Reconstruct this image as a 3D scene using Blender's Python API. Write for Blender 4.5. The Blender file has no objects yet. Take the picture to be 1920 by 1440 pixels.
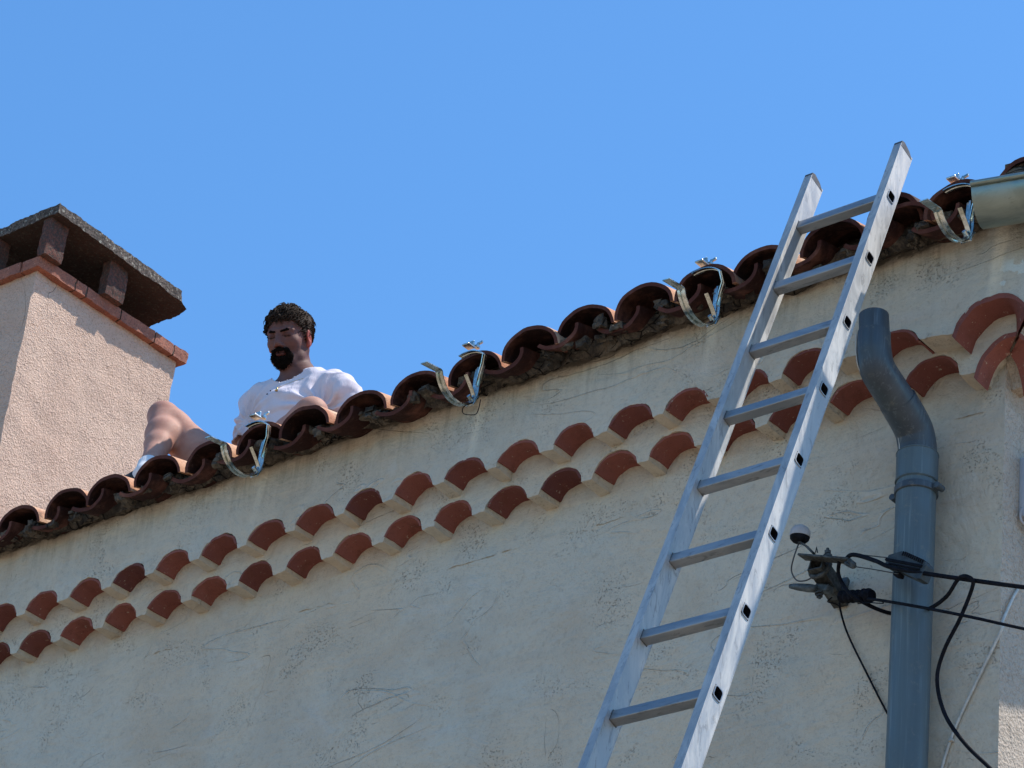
import bpy, bmesh, math, random
import numpy as np
from mathutils import Vector, Matrix, noise as mn
R = math.radians
random.seed(7)
C = bpy.context.scene.collection
S = bpy.context.scene

# ------------------------------------------------------------------ camera, world, sun, exposure
FPX = 5694.0
AX = np.array([0.77454596, -0.25678084, -0.57805031])   # world X in camera (right, down, forward)
AY = np.array([0.62474889, 0.45337139, 0.63572259])
AZ = np.array([0.0988301, -0.85353265, 0.51158052])
CAM = np.array([0.0, 0.0, 1.6])
cam = bpy.data.objects.new('camera', bpy.data.cameras.new('camera')); C.objects.link(cam)
cam.data.sensor_width = 36; cam.data.lens = FPX / 1920 * 36
cam.data.clip_end = 2000; cam.data.clip_start = 0.1
cam.matrix_world = Matrix(((AX[0], -AX[1], -AX[2], CAM[0]), (AY[0], -AY[1], -AY[2], CAM[1]),
                           (AZ[0], -AZ[1], -AZ[2], CAM[2]), (0, 0, 0, 1)))
S.camera = cam
SUN = Vector((1.0, 0.98, 2.6)).normalized()             # towards the sun
elev = math.asin(SUN.z); azi = math.atan2(SUN.x, SUN.y)
w = bpy.data.worlds.new('World'); S.world = w; w.use_nodes = True
nt = w.node_tree; bg = nt.nodes['Background']; sky = nt.nodes.new('ShaderNodeTexSky')
sky.sky_type = 'NISHITA'; sky.sun_disc = False; sky.sun_elevation = elev; sky.sun_rotation = azi
sky.altitude = 0; sky.air_density = 1.0; sky.dust_density = 0.3; sky.ozone_density = 2.0
tn = nt.nodes.new('ShaderNodeMix'); tn.data_type = 'RGBA'; tn.blend_type = 'MULTIPLY'; tn.inputs[0].default_value = 1
nt.links.new(sky.outputs[0], tn.inputs[6]); tn.inputs[7].default_value = (0.62, 1.04, 1.32, 1)      # the deep clear blue of this sky
nt.links.new(tn.outputs[2], bg.inputs[0]); bg.inputs[1].default_value = 0.13
sl = bpy.data.lights.new('sun', 'SUN'); sl.energy = 4.6; sl.angle = R(0.5); sl.color = (1, 0.93, 0.84)
so = bpy.data.objects.new('sun', sl); C.objects.link(so); so.location = (20, 20, 50)
so.rotation_euler = SUN.to_track_quat('Z', 'Y').to_euler()
S.view_settings.view_transform = 'Standard'; S.view_settings.look = 'None'
S.view_settings.gamma = 1; S.view_settings.exposure = 0.5


def ray(px, py):
    d = np.array([px - 960, py - 720, FPX]); return np.array([AX @ d, AY @ d, AZ @ d])


def at(px, py, y, ax=1):
    """point of the photograph's pixel on the world plane (axis ax) = y"""
    d = ray(px, py); t = (y - CAM[ax]) / d[ax]; return CAM + d * t


# ------------------------------------------------------------------ helpers
def tag(o, label=None, cat=None, group=None, kind=None):
    if label: o['label'] = label
    if cat: o['category'] = cat
    if group: o['group'] = group
    if kind: o['kind'] = kind
    return o


def thing(name, loc, label, cat, group=None):
    o = bpy.data.objects.new(name, None); C.objects.link(o); o.location = Vector(loc)
    o.empty_display_size = 0.1
    return tag(o, label, cat, group)


def origin(o):
    v = Vector((0, 0, 0))
    while o is not None: v += o.location; o = o.parent
    return v


class MB:
    """collects shapes given in world coordinates"""
    def __init__(s): s.v = []; s.f = []; s.m = []

    def add(s, vs, fs, mi=0):
        b = len(s.v); s.v += [tuple(map(float, q)) for q in vs]
        s.f += [tuple(i + b for i in f) for f in fs]; s.m += [mi] * len(fs); return s

    def box(s, c, d, mat=None, bev=0.0, jit=0.0, mi=0):
        bm = bmesh.new(); bmesh.ops.create_cube(bm, size=1)
        for q in bm.verts: q.co = Vector((q.co.x * d[0], q.co.y * d[1], q.co.z * d[2]))
        if bev: bmesh.ops.bevel(bm, geom=list(bm.edges), offset=bev, segments=2, affect='EDGES', profile=0.5)
        M_ = mat or Matrix.Identity(3); c = Vector(c)
        vs = []
        for q in bm.verts:
            p = M_ @ q.co + c
            if jit: p += mn.noise_vector(p * 17) * jit
            vs.append(p)
        bm.verts.index_update()
        s.add(vs, [[x.index for x in f.verts] for f in bm.faces], mi); bm.free(); return s

    def rock(s, c, d, cuts, jit, sc, mat=None, mi=0):
        bm = bmesh.new(); bmesh.ops.create_cube(bm, size=1)
        for q in bm.verts: q.co = Vector((q.co.x * d[0], q.co.y * d[1], q.co.z * d[2]))
        for it in range(cuts):
            L = max(d) / 2 ** (it + 0.5)
            es = [e for e in bm.edges if e.calc_length() > max(L * 0.7, 0.012)]
            if es: bmesh.ops.subdivide_edges(bm, edges=es, cuts=1, use_grid_fill=True)
        M_ = mat or Matrix.Identity(3); c = Vector(c); vs = []
        for q in bm.verts:
            p = M_ @ q.co + c
            p = p + mn.noise_vector(p * sc) * jit + mn.noise_vector(p * sc * 3.1) * jit * 0.5
            vs.append(p)
        bm.verts.index_update()
        s.add(vs, [[x.index for x in f.verts] for f in bm.faces], mi); bm.free(); return s

    def tube(s, pts, r, n=10, cap=True, mi=0):
        pts = [Vector(p) for p in pts]; rs = r if isinstance(r, (list, tuple)) else [r] * len(pts)
        up = None; vs = []
        for i, p in enumerate(pts):
            t = (pts[min(i + 1, len(pts) - 1)] - pts[max(i - 1, 0)]).normalized()
            if up is None:
                up = Vector((0, 0, 1)) if abs(t.z) < 0.9 else Vector((1, 0, 0))
            u = (up - t * up.dot(t)).normalized(); up = u; v = t.cross(u)
            for k in range(n):
                a = 2 * math.pi * k / n
                vs.append(p + (u * math.cos(a) + v * math.sin(a)) * rs[i])
        fs = [(i * n + k, i * n + (k + 1) % n, (i + 1) * n + (k + 1) % n, (i + 1) * n + k)
              for i in range(len(pts) - 1) for k in range(n)]
        if cap: fs += [tuple(range(n))[::-1], tuple((len(pts) - 1) * n + k for k in range(n))]
        return s.add(vs, fs, mi)

    def strip(s, pts, side, wid, th, rib=0.0):
        """flat strap of width wid (along side) swept along pts, thickness th, optional raised rib"""
        pts = [Vector(p) for p in pts]; side = Vector(side).normalized()
        prof = [(-wid / 2, 0), (-wid * .2, 0), (-wid * .12, rib), (wid * .12, rib), (wid * .2, 0), (wid / 2, 0)]
        n = len(prof); vs = []
        for i, p in enumerate(pts):
            t = (pts[min(i + 1, len(pts) - 1)] - pts[max(i - 1, 0)]).normalized(); nr = t.cross(side).normalized()
            for a, b in prof: vs.append(p + side * a + nr * (b + th / 2))
            for a, b in prof[::-1]: vs.append(p + side * a + nr * (b - th / 2))
        m = 2 * n
        fs = [(i * m + k, i * m + (k + 1) % m, (i + 1) * m + (k + 1) % m, (i + 1) * m + k)
              for i in range(len(pts) - 1) for k in range(m)]
        fs += [tuple(range(m))[::-1], tuple((len(pts) - 1) * m + k for k in range(m))]
        return s.add(vs, fs)

    def build(s, name, mat, parent=None, smooth=False, loc=None, angle=None):
        org = origin(parent) if parent is not None else Vector(loc or (0, 0, 0))
        me = bpy.data.meshes.new(name)
        me.from_pydata([(v[0] - org.x, v[1] - org.y, v[2] - org.z) for v in s.v], [], s.f)
        mats = mat if isinstance(mat, (list, tuple)) else [mat]
        for m in mats: me.materials.append(m)
        me.polygons.foreach_set('material_index', s.m)
        bm = bmesh.new(); bm.from_mesh(me); bmesh.ops.recalc_face_normals(bm, faces=bm.faces)
        if smooth:
            for f in bm.faces: f.smooth = True
            if angle is not None:
                for e in bm.edges:
                    if len(e.link_faces) == 2 and e.calc_face_angle(0) > R(angle): e.smooth = False
        bm.to_mesh(me); bm.free()
        o = bpy.data.objects.new(name, me); C.objects.link(o)
        if parent is not None: o.parent = parent
        else: o.location = org
        return o


def spline(pts, n=8):
    P = [Vector(p) for p in pts]; P = [P[0] * 2 - P[1]] + P + [P[-1] * 2 - P[-2]]; out = []
    for i in range(1, len(P) - 2):
        a, b, c, d = P[i - 1:i + 3]
        for k in range(n):
            t = k / n
            out.append(0.5 * ((2 * b) + (c - a) * t + (2 * a - 5 * b + 4 * c - d) * t * t + (3 * b - a - 3 * c + d) * t ** 3))
    return out + [P[-2]]


# ------------------------------------------------------------------ materials
class MT:
    def __init__(s, name, rough=0.8, metal=0.0, spec=0.5):
        s.m = bpy.data.materials.new(name); s.m.use_nodes = True; s.nt = s.m.node_tree
        s.b = s.nt.nodes['Principled BSDF']; s.b.inputs['Roughness'].default_value = rough
        s.b.inputs['Metallic'].default_value = metal; s.b.inputs['Specular IOR Level'].default_value = spec

    def N(s, t, **kw):
        n = s.nt.nodes.new(t)
        for k, v in kw.items():
            if k.startswith('i_'):
                key = k[2:]; key = int(key) if key.isdigit() else key.replace('_', ' ')
                s.set(n.inputs[key], v)
            else: setattr(n, k, v)
        return n

    def set(s, inp, v):
        if isinstance(v, bpy.types.NodeSocket): s.nt.links.new(v, inp)
        else:
            if isinstance(v, tuple) and len(v) == 3 and inp.type == 'RGBA': v = v + (1,)
            inp.default_value = v

    def pos(s): return s.N('ShaderNodeNewGeometry').outputs['Position']

    def obj(s):
        tc = s.N('ShaderNodeTexCoord').outputs['Object']; oi = s.N('ShaderNodeObjectInfo')
        a = s.N('ShaderNodeVectorMath', operation='ADD'); s.set(a.inputs[0], tc)
        mu = s.math('MULTIPLY', oi.outputs['Random'], 37.0); s.set(a.inputs[1], mu); return a.outputs[0]

    def rnd(s): return s.N('ShaderNodeObjectInfo').outputs['Random']

    def vmul(s, v, k):
        a = s.N('ShaderNodeVectorMath', operation='MULTIPLY'); s.set(a.inputs[0], v); a.inputs[1].default_value = k
        return a.outputs[0]

    def noise(s, v, scale, det=4, rough=0.55, dist=0.0):
        n = s.N('ShaderNodeTexNoise'); s.set(n.inputs['Vector'], v); n.inputs['Scale'].default_value = scale
        n.inputs['Detail'].default_value = det; n.inputs['Roughness'].default_value = rough
        n.inputs['Distortion'].default_value = dist; return n.outputs[0]

    def voro(s, v, scale, feat='F1', out='Distance'):
        n = s.N('ShaderNodeTexVoronoi', feature=feat); s.set(n.inputs['Vector'], v)
        n.inputs['Scale'].default_value = scale; return n.outputs[out]

    def math(s, op, a, b=0.0, c=0.0, clamp=False):
        n = s.N('ShaderNodeMath', operation=op, use_clamp=clamp)
        s.set(n.inputs[0], a); s.set(n.inputs[1], b)
        if op in ('MULTIPLY_ADD', 'SMOOTH_MIN', 'COMPARE'): s.set(n.inputs[2], c)
        return n.outputs[0]

    def ramp(s, v, lo, hi, a=0.0, b=1.0, smooth=True):
        n = s.N('ShaderNodeMapRange', interpolation_type='SMOOTHSTEP' if smooth else 'LINEAR')
        s.set(n.inputs[0], v); s.set(n.inputs[1], lo); s.set(n.inputs[2], hi); s.set(n.inputs[3], a); s.set(n.inputs[4], b)
        return n.outputs[0]

    def mix(s, f, a, b, mode='MIX'):
        n = s.N('ShaderNodeMix', data_type='RGBA', blend_type=mode)
        s.set(n.inputs[0], f); s.set(n.inputs[6], a); s.set(n.inputs[7], b); return n.outputs[2]

    def sep(s, v):
        n = s.N('ShaderNodeSeparateXYZ'); s.set(n.inputs[0], v); return n.outputs

    def bump(s, h, dist, strength=1.0, prev=None):
        n = s.N('ShaderNodeBump'); n.inputs['Strength'].default_value = strength; n.inputs['Distance'].default_value = dist
        s.set(n.inputs['Height'], h)
        if prev is not None: s.set(n.inputs['Normal'], prev)
        return n.outputs[0]

    def lines(s, v, scale, width, mask_scale=None, lo=0.5, hi=0.6, dist=0.0):
        """thin curved lines: level lines of a noise field, kept only where a second noise allows them"""
        n = s.noise(v, scale, 2, 0.4, dist)
        d = s.math('ABSOLUTE', s.math('SUBTRACT', n, 0.5))
        l = s.ramp(d, 0.0, width, 1.0, 0.0)
        if mask_scale: l = s.math('MULTIPLY', l, s.ramp(s.noise(v, mask_scale, 2), lo, hi))
        return l

    def out(s, col, nrm=None, rough=None):
        s.set(s.b.inputs['Base Color'], col)
        if nrm is not None: s.set(s.b.inputs['Normal'], nrm)
        if rough is not None: s.set(s.b.inputs['Roughness'], rough)
        return s.m


def plaster():
    m = MT('smooth_plaster', 0.92, spec=0.15); p = m.pos(); x, y, z = m.sep(p)
    # trowel direction: arcs rising to the right
    pr = m.N('ShaderNodeMapping'); m.set(pr.inputs[0], p); pr.inputs['Rotation'].default_value = (0, R(35), 0)
    pr.inputs['Scale'].default_value = (0.55, 1, 1.7); q = pr.outputs[0]
    c = m.mix(m.ramp(m.noise(p, 1.3, 5, 0.6, 0.6), 0.35, 0.65), (0.575, 0.490, 0.375), (0.53, 0.50, 0.42))
    c = m.mix(m.ramp(m.noise(p, 2.6, 5, 0.6, 0.5), 0.42, 0.68, 0, 0.55), c, (0.47, 0.385, 0.29))
    c = m.mix(m.ramp(m.noise(q, 9, 3, 0.5, 1.2), 0.55, 0.75, 0, 0.3), c, (0.56, 0.54, 0.49))
    # fine pits and grains
    patch = m.ramp(m.noise(p, 5, 4, .6), 0.50, 0.66)
    pit = m.math('MULTIPLY', m.ramp(m.noise(p, 150, 3, 0.65), 0.56, 0.68), m.ramp(patch, 0, 1, 0.22, 1))
    c = m.mix(m.ramp(m.noise(p, 34, 5, 0.75), 0.48, 0.70, 0, 0.32), c, (0.33, 0.28, 0.22))
    c = m.mix(m.math('MULTIPLY', pit, 0.42), c, (0.16, 0.14, 0.12))
    # trowel ridges
    l1 = m.lines(q, 2.3, 0.006, 1.9, 0.50, 0.60, 0.7)
    l2 = m.lines(q, 3.4, 0.006, 3.1, 0.56, 0.64, .5)
    l3 = m.lines(m.vmul(q, (1.0, 1, 2.2)), 6.0, 0.005, 4.3, 0.64, 0.70, 0.2)
    pr2 = m.N('ShaderNodeMapping'); m.set(pr2.inputs[0], p); pr2.inputs['Rotation'].default_value = (0, R(42), 0)
    pr2.inputs['Scale'].default_value = (1.2, 1, 11); st = m.noise(pr2.outputs[0], 3.2, 5, 0.6, 0.7)
    pr3 = m.N('ShaderNodeMapping'); m.set(pr3.inputs[0], p); pr3.inputs['Rotation'].default_value = (0, R(-70), 0)
    pr3.inputs['Scale'].default_value = (1.6, 1, 12); st2 = m.noise(pr3.outputs[0], 2.6, 4, 0.6, 0.9)
    # hairline cracks
    cr = m.lines(m.vmul(p, (1, 1, .7)), 2.3, 0.0013, 1.9, 0.60, 0.63, .8)
    c = m.mix(m.math('MULTIPLY', l2, 0.22), c, (0.72, 0.69, 0.62))
    c = m.mix(m.math('MULTIPLY', l3, 0.2), c, (0.17, 0.15, 0.13))
    c = m.mix(m.ramp(st, 0.60, 0.75, 0, 0.10), c, (0.30, 0.26, 0.21))
    c = m.mix(m.math('MULTIPLY', cr, 0.4), c, (0.08, 0.07, 0.06))
    # rain-washed grime just under the eave
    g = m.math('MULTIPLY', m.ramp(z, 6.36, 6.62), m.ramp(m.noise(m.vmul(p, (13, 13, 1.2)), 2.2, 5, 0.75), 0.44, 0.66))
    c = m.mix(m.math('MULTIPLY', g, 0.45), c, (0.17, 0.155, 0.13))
    # flaked paint near the corner
    fl = m.math('MULTIPLY', m.ramp(x, -3.86, -3.80), m.math('MULTIPLY', m.ramp(z, 6.34, 6.37), m.ramp(z, 6.43, 6.47, 1, 0)))
    fl = m.math('MULTIPLY', fl, m.ramp(m.noise(p, 16, 4, .6), .5, .53)); c = m.mix(fl, c, (0.60, 0.64, 0.60))
    for xc, z0, wd, am in ((-6.75, 6.36, .018, .5), (-5.79, 6.30, .020, .55), (-4.862, 6.38, .022, .55), (-3.855, 6.31, .022, .9)):  # sunlight thrown off the hooks, painted as pale streaks below them
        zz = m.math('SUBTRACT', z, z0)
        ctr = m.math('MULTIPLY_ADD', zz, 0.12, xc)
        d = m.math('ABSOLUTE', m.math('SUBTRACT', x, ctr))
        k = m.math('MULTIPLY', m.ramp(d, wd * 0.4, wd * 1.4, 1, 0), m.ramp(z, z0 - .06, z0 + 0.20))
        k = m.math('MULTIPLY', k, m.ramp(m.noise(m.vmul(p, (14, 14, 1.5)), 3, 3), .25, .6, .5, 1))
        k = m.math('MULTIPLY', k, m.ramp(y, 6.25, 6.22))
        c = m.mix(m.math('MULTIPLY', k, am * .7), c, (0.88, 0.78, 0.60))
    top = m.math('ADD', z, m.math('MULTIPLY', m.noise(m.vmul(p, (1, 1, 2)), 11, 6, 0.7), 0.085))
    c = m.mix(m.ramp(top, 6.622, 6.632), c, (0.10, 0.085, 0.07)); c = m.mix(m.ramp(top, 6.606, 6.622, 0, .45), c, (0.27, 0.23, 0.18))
    h = m.noise(p, 3.0, 6, 0.62, 0.5)
    n = m.bump(h, 0.034, 0.8); n = m.bump(m.noise(q, 2.2, 2, 0.5, 2.5), 0.020, 0.5, n); n = m.bump(m.math('ADD', st, st2), 0.005, 0.5, n)
    n = m.bump(m.math('ADD', m.math('MULTIPLY', l1, 0.5), m.math('ADD', m.math('MULTIPLY', l2, 0.7), m.math('MULTIPLY', l3, -0.5))), 0.006, 0.9, n)
    n = m.bump(m.math('SUBTRACT', m.math('MULTIPLY', m.noise(p, 60, 4, 0.7), 0.6), m.math('ADD', m.math('MULTIPLY', pit, 0.8), cr)), 0.004, 0.9, n)
    return m.out(c, n)


def roughcast(name, ca, cb, grain=70, amp=0.010, crk=.7):
    m = MT(name, 0.95, spec=0.1); p = m.pos()
    c = m.mix(m.ramp(m.noise(p, 2.2, 5, 0.6, 0.4), 0.35, 0.7), ca, cb)
    h = m.noise(p, grain, 3, 0.6, 1.2); v = m.voro(p, grain * 1.3)
    c = m.mix(m.ramp(h, 0.36, 0.5, 0.45, 0), c, (ca[0] * .5, ca[1] * .45, ca[2] * .4))
    cr = m.lines(m.vmul(p, (1, 1, .5)), 2.6, 0.003, 1.7, 0.48, 0.52, 1.6)
    c = m.mix(m.math('MULTIPLY', cr, crk), c, (0.06, 0.05, 0.045))
    n = m.bump(m.math('SUBTRACT', m.math('ADD', h, m.math('MULTIPLY', v, 0.4)), m.math('MULTIPLY', cr, 0.6 * crk)), amp, 1.0)
    n = m.bump(m.noise(p, 9, 4), 0.02, 0.6, n)
    return m.out(c, n)


def terracotta():
    m = MT('terracotta', 0.9, spec=0.2); p = m.obj(); r = m.rnd()
    a = m.mix(r, (0.50, 0.27, 0.16), (0.40, 0.17, 0.10))
    c = m.mix(m.ramp(m.noise(p, 7, 5, 0.65), 0.4, 0.7), a, (0.62, 0.43, 0.29))
    c = m.mix(m.ramp(m.noise(p, 22, 4, 0.7, 0.6), 0.55, 0.68, 0, 0.75), c, (0.13, 0.10, 0.08))
    c = m.mix(m.ramp(m.noise(p, 90, 3, 0.6), 0.58, 0.7, 0, 0.6), c, (0.12, 0.07, 0.05))
    n = m.bump(m.noise(p, 40, 5, 0.7), 0.006, 0.8); n = m.bump(m.noise(p, 6, 3), 0.012, 0.5, n)
    return m.out(c, n)


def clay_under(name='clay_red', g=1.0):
    """dark red clay of the tile undersides, their shade put into the colour"""
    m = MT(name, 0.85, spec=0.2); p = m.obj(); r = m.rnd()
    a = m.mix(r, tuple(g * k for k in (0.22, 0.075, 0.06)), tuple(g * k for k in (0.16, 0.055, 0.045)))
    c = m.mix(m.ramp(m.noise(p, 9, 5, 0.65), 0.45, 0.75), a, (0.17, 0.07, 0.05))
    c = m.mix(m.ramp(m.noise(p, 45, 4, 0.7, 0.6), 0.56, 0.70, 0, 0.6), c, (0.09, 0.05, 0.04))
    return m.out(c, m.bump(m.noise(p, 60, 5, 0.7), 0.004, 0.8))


def red_paint():
    m = MT('oxide_red_paint', 0.85, spec=0.12); p = m.obj(); r = m.rnd()
    a = m.mix(r, (0.27, 0.098, 0.078), (0.19, 0.068, 0.058))
    a = m.mix(m.ramp(m.math('FRACT', m.math('MULTIPLY', r, 7.3)), .62, 1.0, 0, .7), a, (0.075, 0.032, 0.034))
    c = m.mix(m.ramp(m.noise(p, 14, 5, 0.65, 0.5), 0.48, 0.75, 0, 0.75), a, (0.16, 0.06, 0.045))
    c = m.mix(m.ramp(m.noise(p, 60, 4, 0.7, 0.8), 0.63, 0.70, 0, 0.9), c, (0.42, 0.33, 0.26))
    c = m.mix(m.ramp(m.noise(p, 120, 3, 0.7), 0.6, 0.7, 0, 0.5), c, (0.07, 0.03, 0.03))
    return m.out(c, m.bump(m.noise(p, 45, 6, 0.7), 0.005, 0.8))


def brick_clay():
    m = MT('brick_clay', 0.92, spec=0.2); p = m.pos()
    c = m.mix(m.ramp(m.noise(p, 11, 5, 0.7), 0.35, 0.7), (0.36, 0.145, 0.095), (0.27, 0.115, 0.085))
    c = m.mix(m.ramp(m.noise(p, 130, 3, 0.6), 0.5, 0.62, 0, 0.7), c, (0.14, 0.07, 0.055))
    c = m.mix(m.ramp(m.noise(p, 95, 2, 0.6), 0.62, 0.7, 0, 0.5), c, (0.55, 0.33, 0.24))
    return m.out(c, m.bump(m.noise(p, 110, 4, 0.7), 0.006, 0.9))


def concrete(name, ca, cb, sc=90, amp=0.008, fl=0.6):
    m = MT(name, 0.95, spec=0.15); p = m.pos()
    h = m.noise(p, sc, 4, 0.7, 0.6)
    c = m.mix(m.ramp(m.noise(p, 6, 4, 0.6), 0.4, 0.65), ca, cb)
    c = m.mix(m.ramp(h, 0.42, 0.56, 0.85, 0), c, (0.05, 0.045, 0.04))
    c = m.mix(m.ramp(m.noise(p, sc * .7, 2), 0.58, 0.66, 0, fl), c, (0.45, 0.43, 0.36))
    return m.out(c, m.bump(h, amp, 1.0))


def mortar():
    m = MT('old_mortar', 0.95, spec=0.1); p = m.pos()
    v = m.voro(m.vmul(p, (1, 1, 1.6)), 17, 'DISTANCE_TO_EDGE')
    c = m.mix(m.ramp(m.noise(p, 12, 5, 0.7, 0.5), 0.38, 0.66), (0.05, 0.042, 0.036), (0.17, 0.138, 0.105))
    c = m.mix(m.ramp(m.noise(p, 45, 4, 0.7), 0.5, 0.66, 0, 0.8), c, (0.045, 0.04, 0.035))
    c = m.mix(m.ramp(m.noise(p, 30, 3, 0.6), 0.64, 0.74, 0, 0.6), c, (0.34, 0.29, 0.21))
    k = m.ramp(v, 0.0, 0.05, 1, 0); k = m.math('MULTIPLY', k, m.ramp(m.noise(p, 7, 2), 0.45, 0.6))
    c = m.mix(k, c, (0.02, 0.018, 0.016))
    n = m.bump(m.math('SUBTRACT', m.noise(p, 35, 6, 0.7), k), 0.018, 1.0)
    return m.out(c, n)


def metal(name, col, rough, metallic=1.0, scratch=(0.75, 0.78, 0.8), sc=1.0, aniso=(1, 1, 1), dirt=0.5, bstr=0.25):
    m = MT(name, rough, metallic); p = m.obj(); q = m.vmul(p, aniso)
    a = m.noise(q, 14 * sc, 5, 0.7, 0.8); b = m.noise(q, 55 * sc, 4, 0.7, 1.0)
    c = m.mix(m.ramp(a, 0.4, 0.65), col, scratch)
    c = m.mix(m.ramp(b, 0.55, 0.66, 0, dirt), c, tuple(k * .45 for k in col))
    r = m.ramp(a, 0.3, 0.7, max(rough - .12, .05), rough + .15)
    return m.out(c, m.bump(b, 0.002, bstr), r)


def pvc(name, ca, cb, rough=0.45):
    m = MT(name, rough, spec=0.45); p = m.obj(); q = m.vmul(p, (9, 9, .35)); q2 = m.vmul(p, (30, 30, 1))
    c = m.mix(m.ramp(m.noise(q, 2, 4, 0.6), 0.35, 0.7), ca, cb)
    c = m.mix(m.ramp(m.noise(q2, 3, 3, 0.7), 0.52, 0.75, 0, 0.6), c, tuple(min(1, k * 1.6 + .03) for k in cb))
    c = m.mix(m.ramp(m.noise(p, 18, 5, 0.75, .5), 0.56, 0.72, 0, 0.5), c, (0.22, 0.21, 0.17))
    return m.out(c, m.bump(m.noise(p, 30, 3), 0.002, 0.3), m.ramp(m.noise(p, 9, 4), 0.3, 0.7, rough - .1, rough + .2))


def plain(name, col, rough=0.6, metal_=0.0, sc=40, var=0.35, bump=0.002, spec=0.4):
    m = MT(name, rough, metal_, spec); p = m.obj()
    n = m.noise(p, sc, 4, 0.65)
    c = m.mix(m.ramp(n, 0.35, 0.7), tuple(k * (1 - var) for k in col), tuple(min(1, k * (1 + var)) for k in col))
    return m.out(c, m.bump(n, bump, 0.6))


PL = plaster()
RC_CH = roughcast('chimney_roughcast', (0.64, 0.465, 0.36), (0.58, 0.41, 0.315), 92, 0.008)
RC_W = roughcast('side_roughcast', (0.52, 0.44, 0.36), (0.45, 0.38, 0.31), 75, 0.007, .15)
TC = terracotta(); TCD = clay_under('shaded_clay_inside', .10); CU = clay_under('clay_red', .17); RIM = clay_under('clay_rim', .38); RP = red_paint(); BK = brick_clay(); SBK = concrete('sooty_brick', (0.15, 0.065, 0.05), (0.11, 0.055, 0.045), 90, 0.006, .08); CAPU = concrete('dark_slab', (0.06, 0.035, 0.03), (0.05, 0.03, 0.027), 90, 0.01, .08); MO = mortar()  # tile insides darkened so their colour holds the shade
CAPM = concrete('weathered_concrete', (0.17, 0.135, 0.115), (0.12, 0.10, 0.088), 85, 0.012)
GROUNDM = concrete('pale_ground', (0.37, 0.285, 0.20), (0.33, 0.255, 0.175), 3, 0.01)
ALU = metal('aluminium', (0.36, 0.36, 0.355), 0.58, 0.4, (0.50, 0.495, 0.48), 1, (1, 1, .25), 0.5)
ALUR = metal('aluminium_rung', (0.27, 0.275, 0.28), 0.5, 0.7, (0.37, 0.375, 0.38), 1, (.2, 1, 1), 0.5)
GALV = metal('galvanised_steel', (0.40, 0.42, 0.37), 0.22, 1.0, (0.72, 0.74, 0.70), 1.5, (1, 1, 1), 0.35, 0.15)
ZINC = metal('zinc_sheet', (0.22, 0.26, 0.235), 0.38, 0.8, (0.31, 0.35, 0.31), .7, (.4, 1, 1), 0.3, 0.2)
PVC1 = pvc('grey_blue_pipe', (0.072, 0.102, 0.118), (0.10, 0.138, 0.152))
PVC2 = pvc('darker_elbow', (0.040, 0.056, 0.074), (0.058, 0.078, 0.095), 0.4)
BLK = plain('black_plastic_and_shade', (0.006, 0.007, 0.012), 0.8, 0, 60, 0.5, spec=.15)
DGREY = plain('dark_plastic', (0.07, 0.07, 0.075), 0.6)
DKG = plain('dark_green_plastic', (0.035, 0.045, 0.05), 0.55)
RUST = plain('weathered_steel', (0.065, 0.068, 0.066), 0.7, 0.3, 70, 0.5)
GREYC = plain('grey_casting', (0.085, 0.10, 0.105), 0.6, 0.2, 50, 0.4)
WHT = plain('white_plastic', (0.42, 0.39, 0.385), 0.45, 0, 30, 0.1)
BOXM = plain('grey_box_plastic', (0.42, 0.45, 0.50), 0.5, 0, 12, 0.06)
CABW = plain('pale_cable', (0.50, 0.49, 0.45), 0.6, 0, 50, 0.15)


# ------------------------------------------------------------------ ground
MB().add([(-600, -600, 0), (600, -600, 0), (600, 600, 0), (-600, 600, 0)], [(0, 1, 2, 3)]).build('ground', GROUNDM)['kind'] = 'structure'

# ------------------------------------------------------------------ house
XC, YW = -3.915, 6.38           # outside corner of the lower wall
O1, O2 = 0.180, 0.092           # projection of the upper and lower cornice course
house = thing('house', (-8, 8, 0), 'old plastered house with clay tile roof and double tile cornice under its eave', 'house')


def wob(p, a=0.004, s=4.0):
    v = mn.noise_vector(Vector(p) * s); v2 = mn.noise_vector(Vector(p) * s * 5)
    return (p[0] + v.x * a + v2.x * a * .4, p[1] + v.y * a + v2.y * a * .4, p[2] + v.z * a + v2.z * a * .4)


def grid(mb, us, vs, fn, mi=0):
    b = [fn(u, v) for v in vs for u in us]; n = len(us)
    mb.add(b, [(j * n + i, j * n + i + 1, (j + 1) * n + i + 1, (j + 1) * n + i) for j in range(len(vs) - 1) for i in range(n - 1)], mi)


def lin(a, b, n): return [a + (b - a) * i / n for i in range(n + 1)]


XL = -9.7
wm = MB()
ZT = 6.10
us = [-13.0, -12, -11, XL] + lin(XL, XC - .12, 190)[1:] + lin(XC - .12, XC, 8)[1:]
zs = [0, 2, 4] + lin(4.7, ZT, 50)
fade = lambda z: min(1, max(0, (z - 4.0)))
grid(wm, us, zs, lambda x, z: wob((x, YW, z), 0.006 * fade(z), 3.0))
ys = lin(YW, YW + .12, 8) + lin(YW + .12, 8.0, 60)[1:] + [9.5, 11, 13]
grid(wm, ys, zs, lambda y, z: wob((XC, y, z), 0.006 * fade(z), 3.0), 1)
wm.add([(-13, YW, 0), (-13, 13, 0), (XC, 13, 0), (-13, YW, 6.1), (-13, 13, 6.1), (XC, 13, 6.1)], [(0, 1, 4, 3), (1, 2, 5, 4)])
wall = wm.build('wall', [PL, RC_W], house, smooth=True, angle=50)

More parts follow.
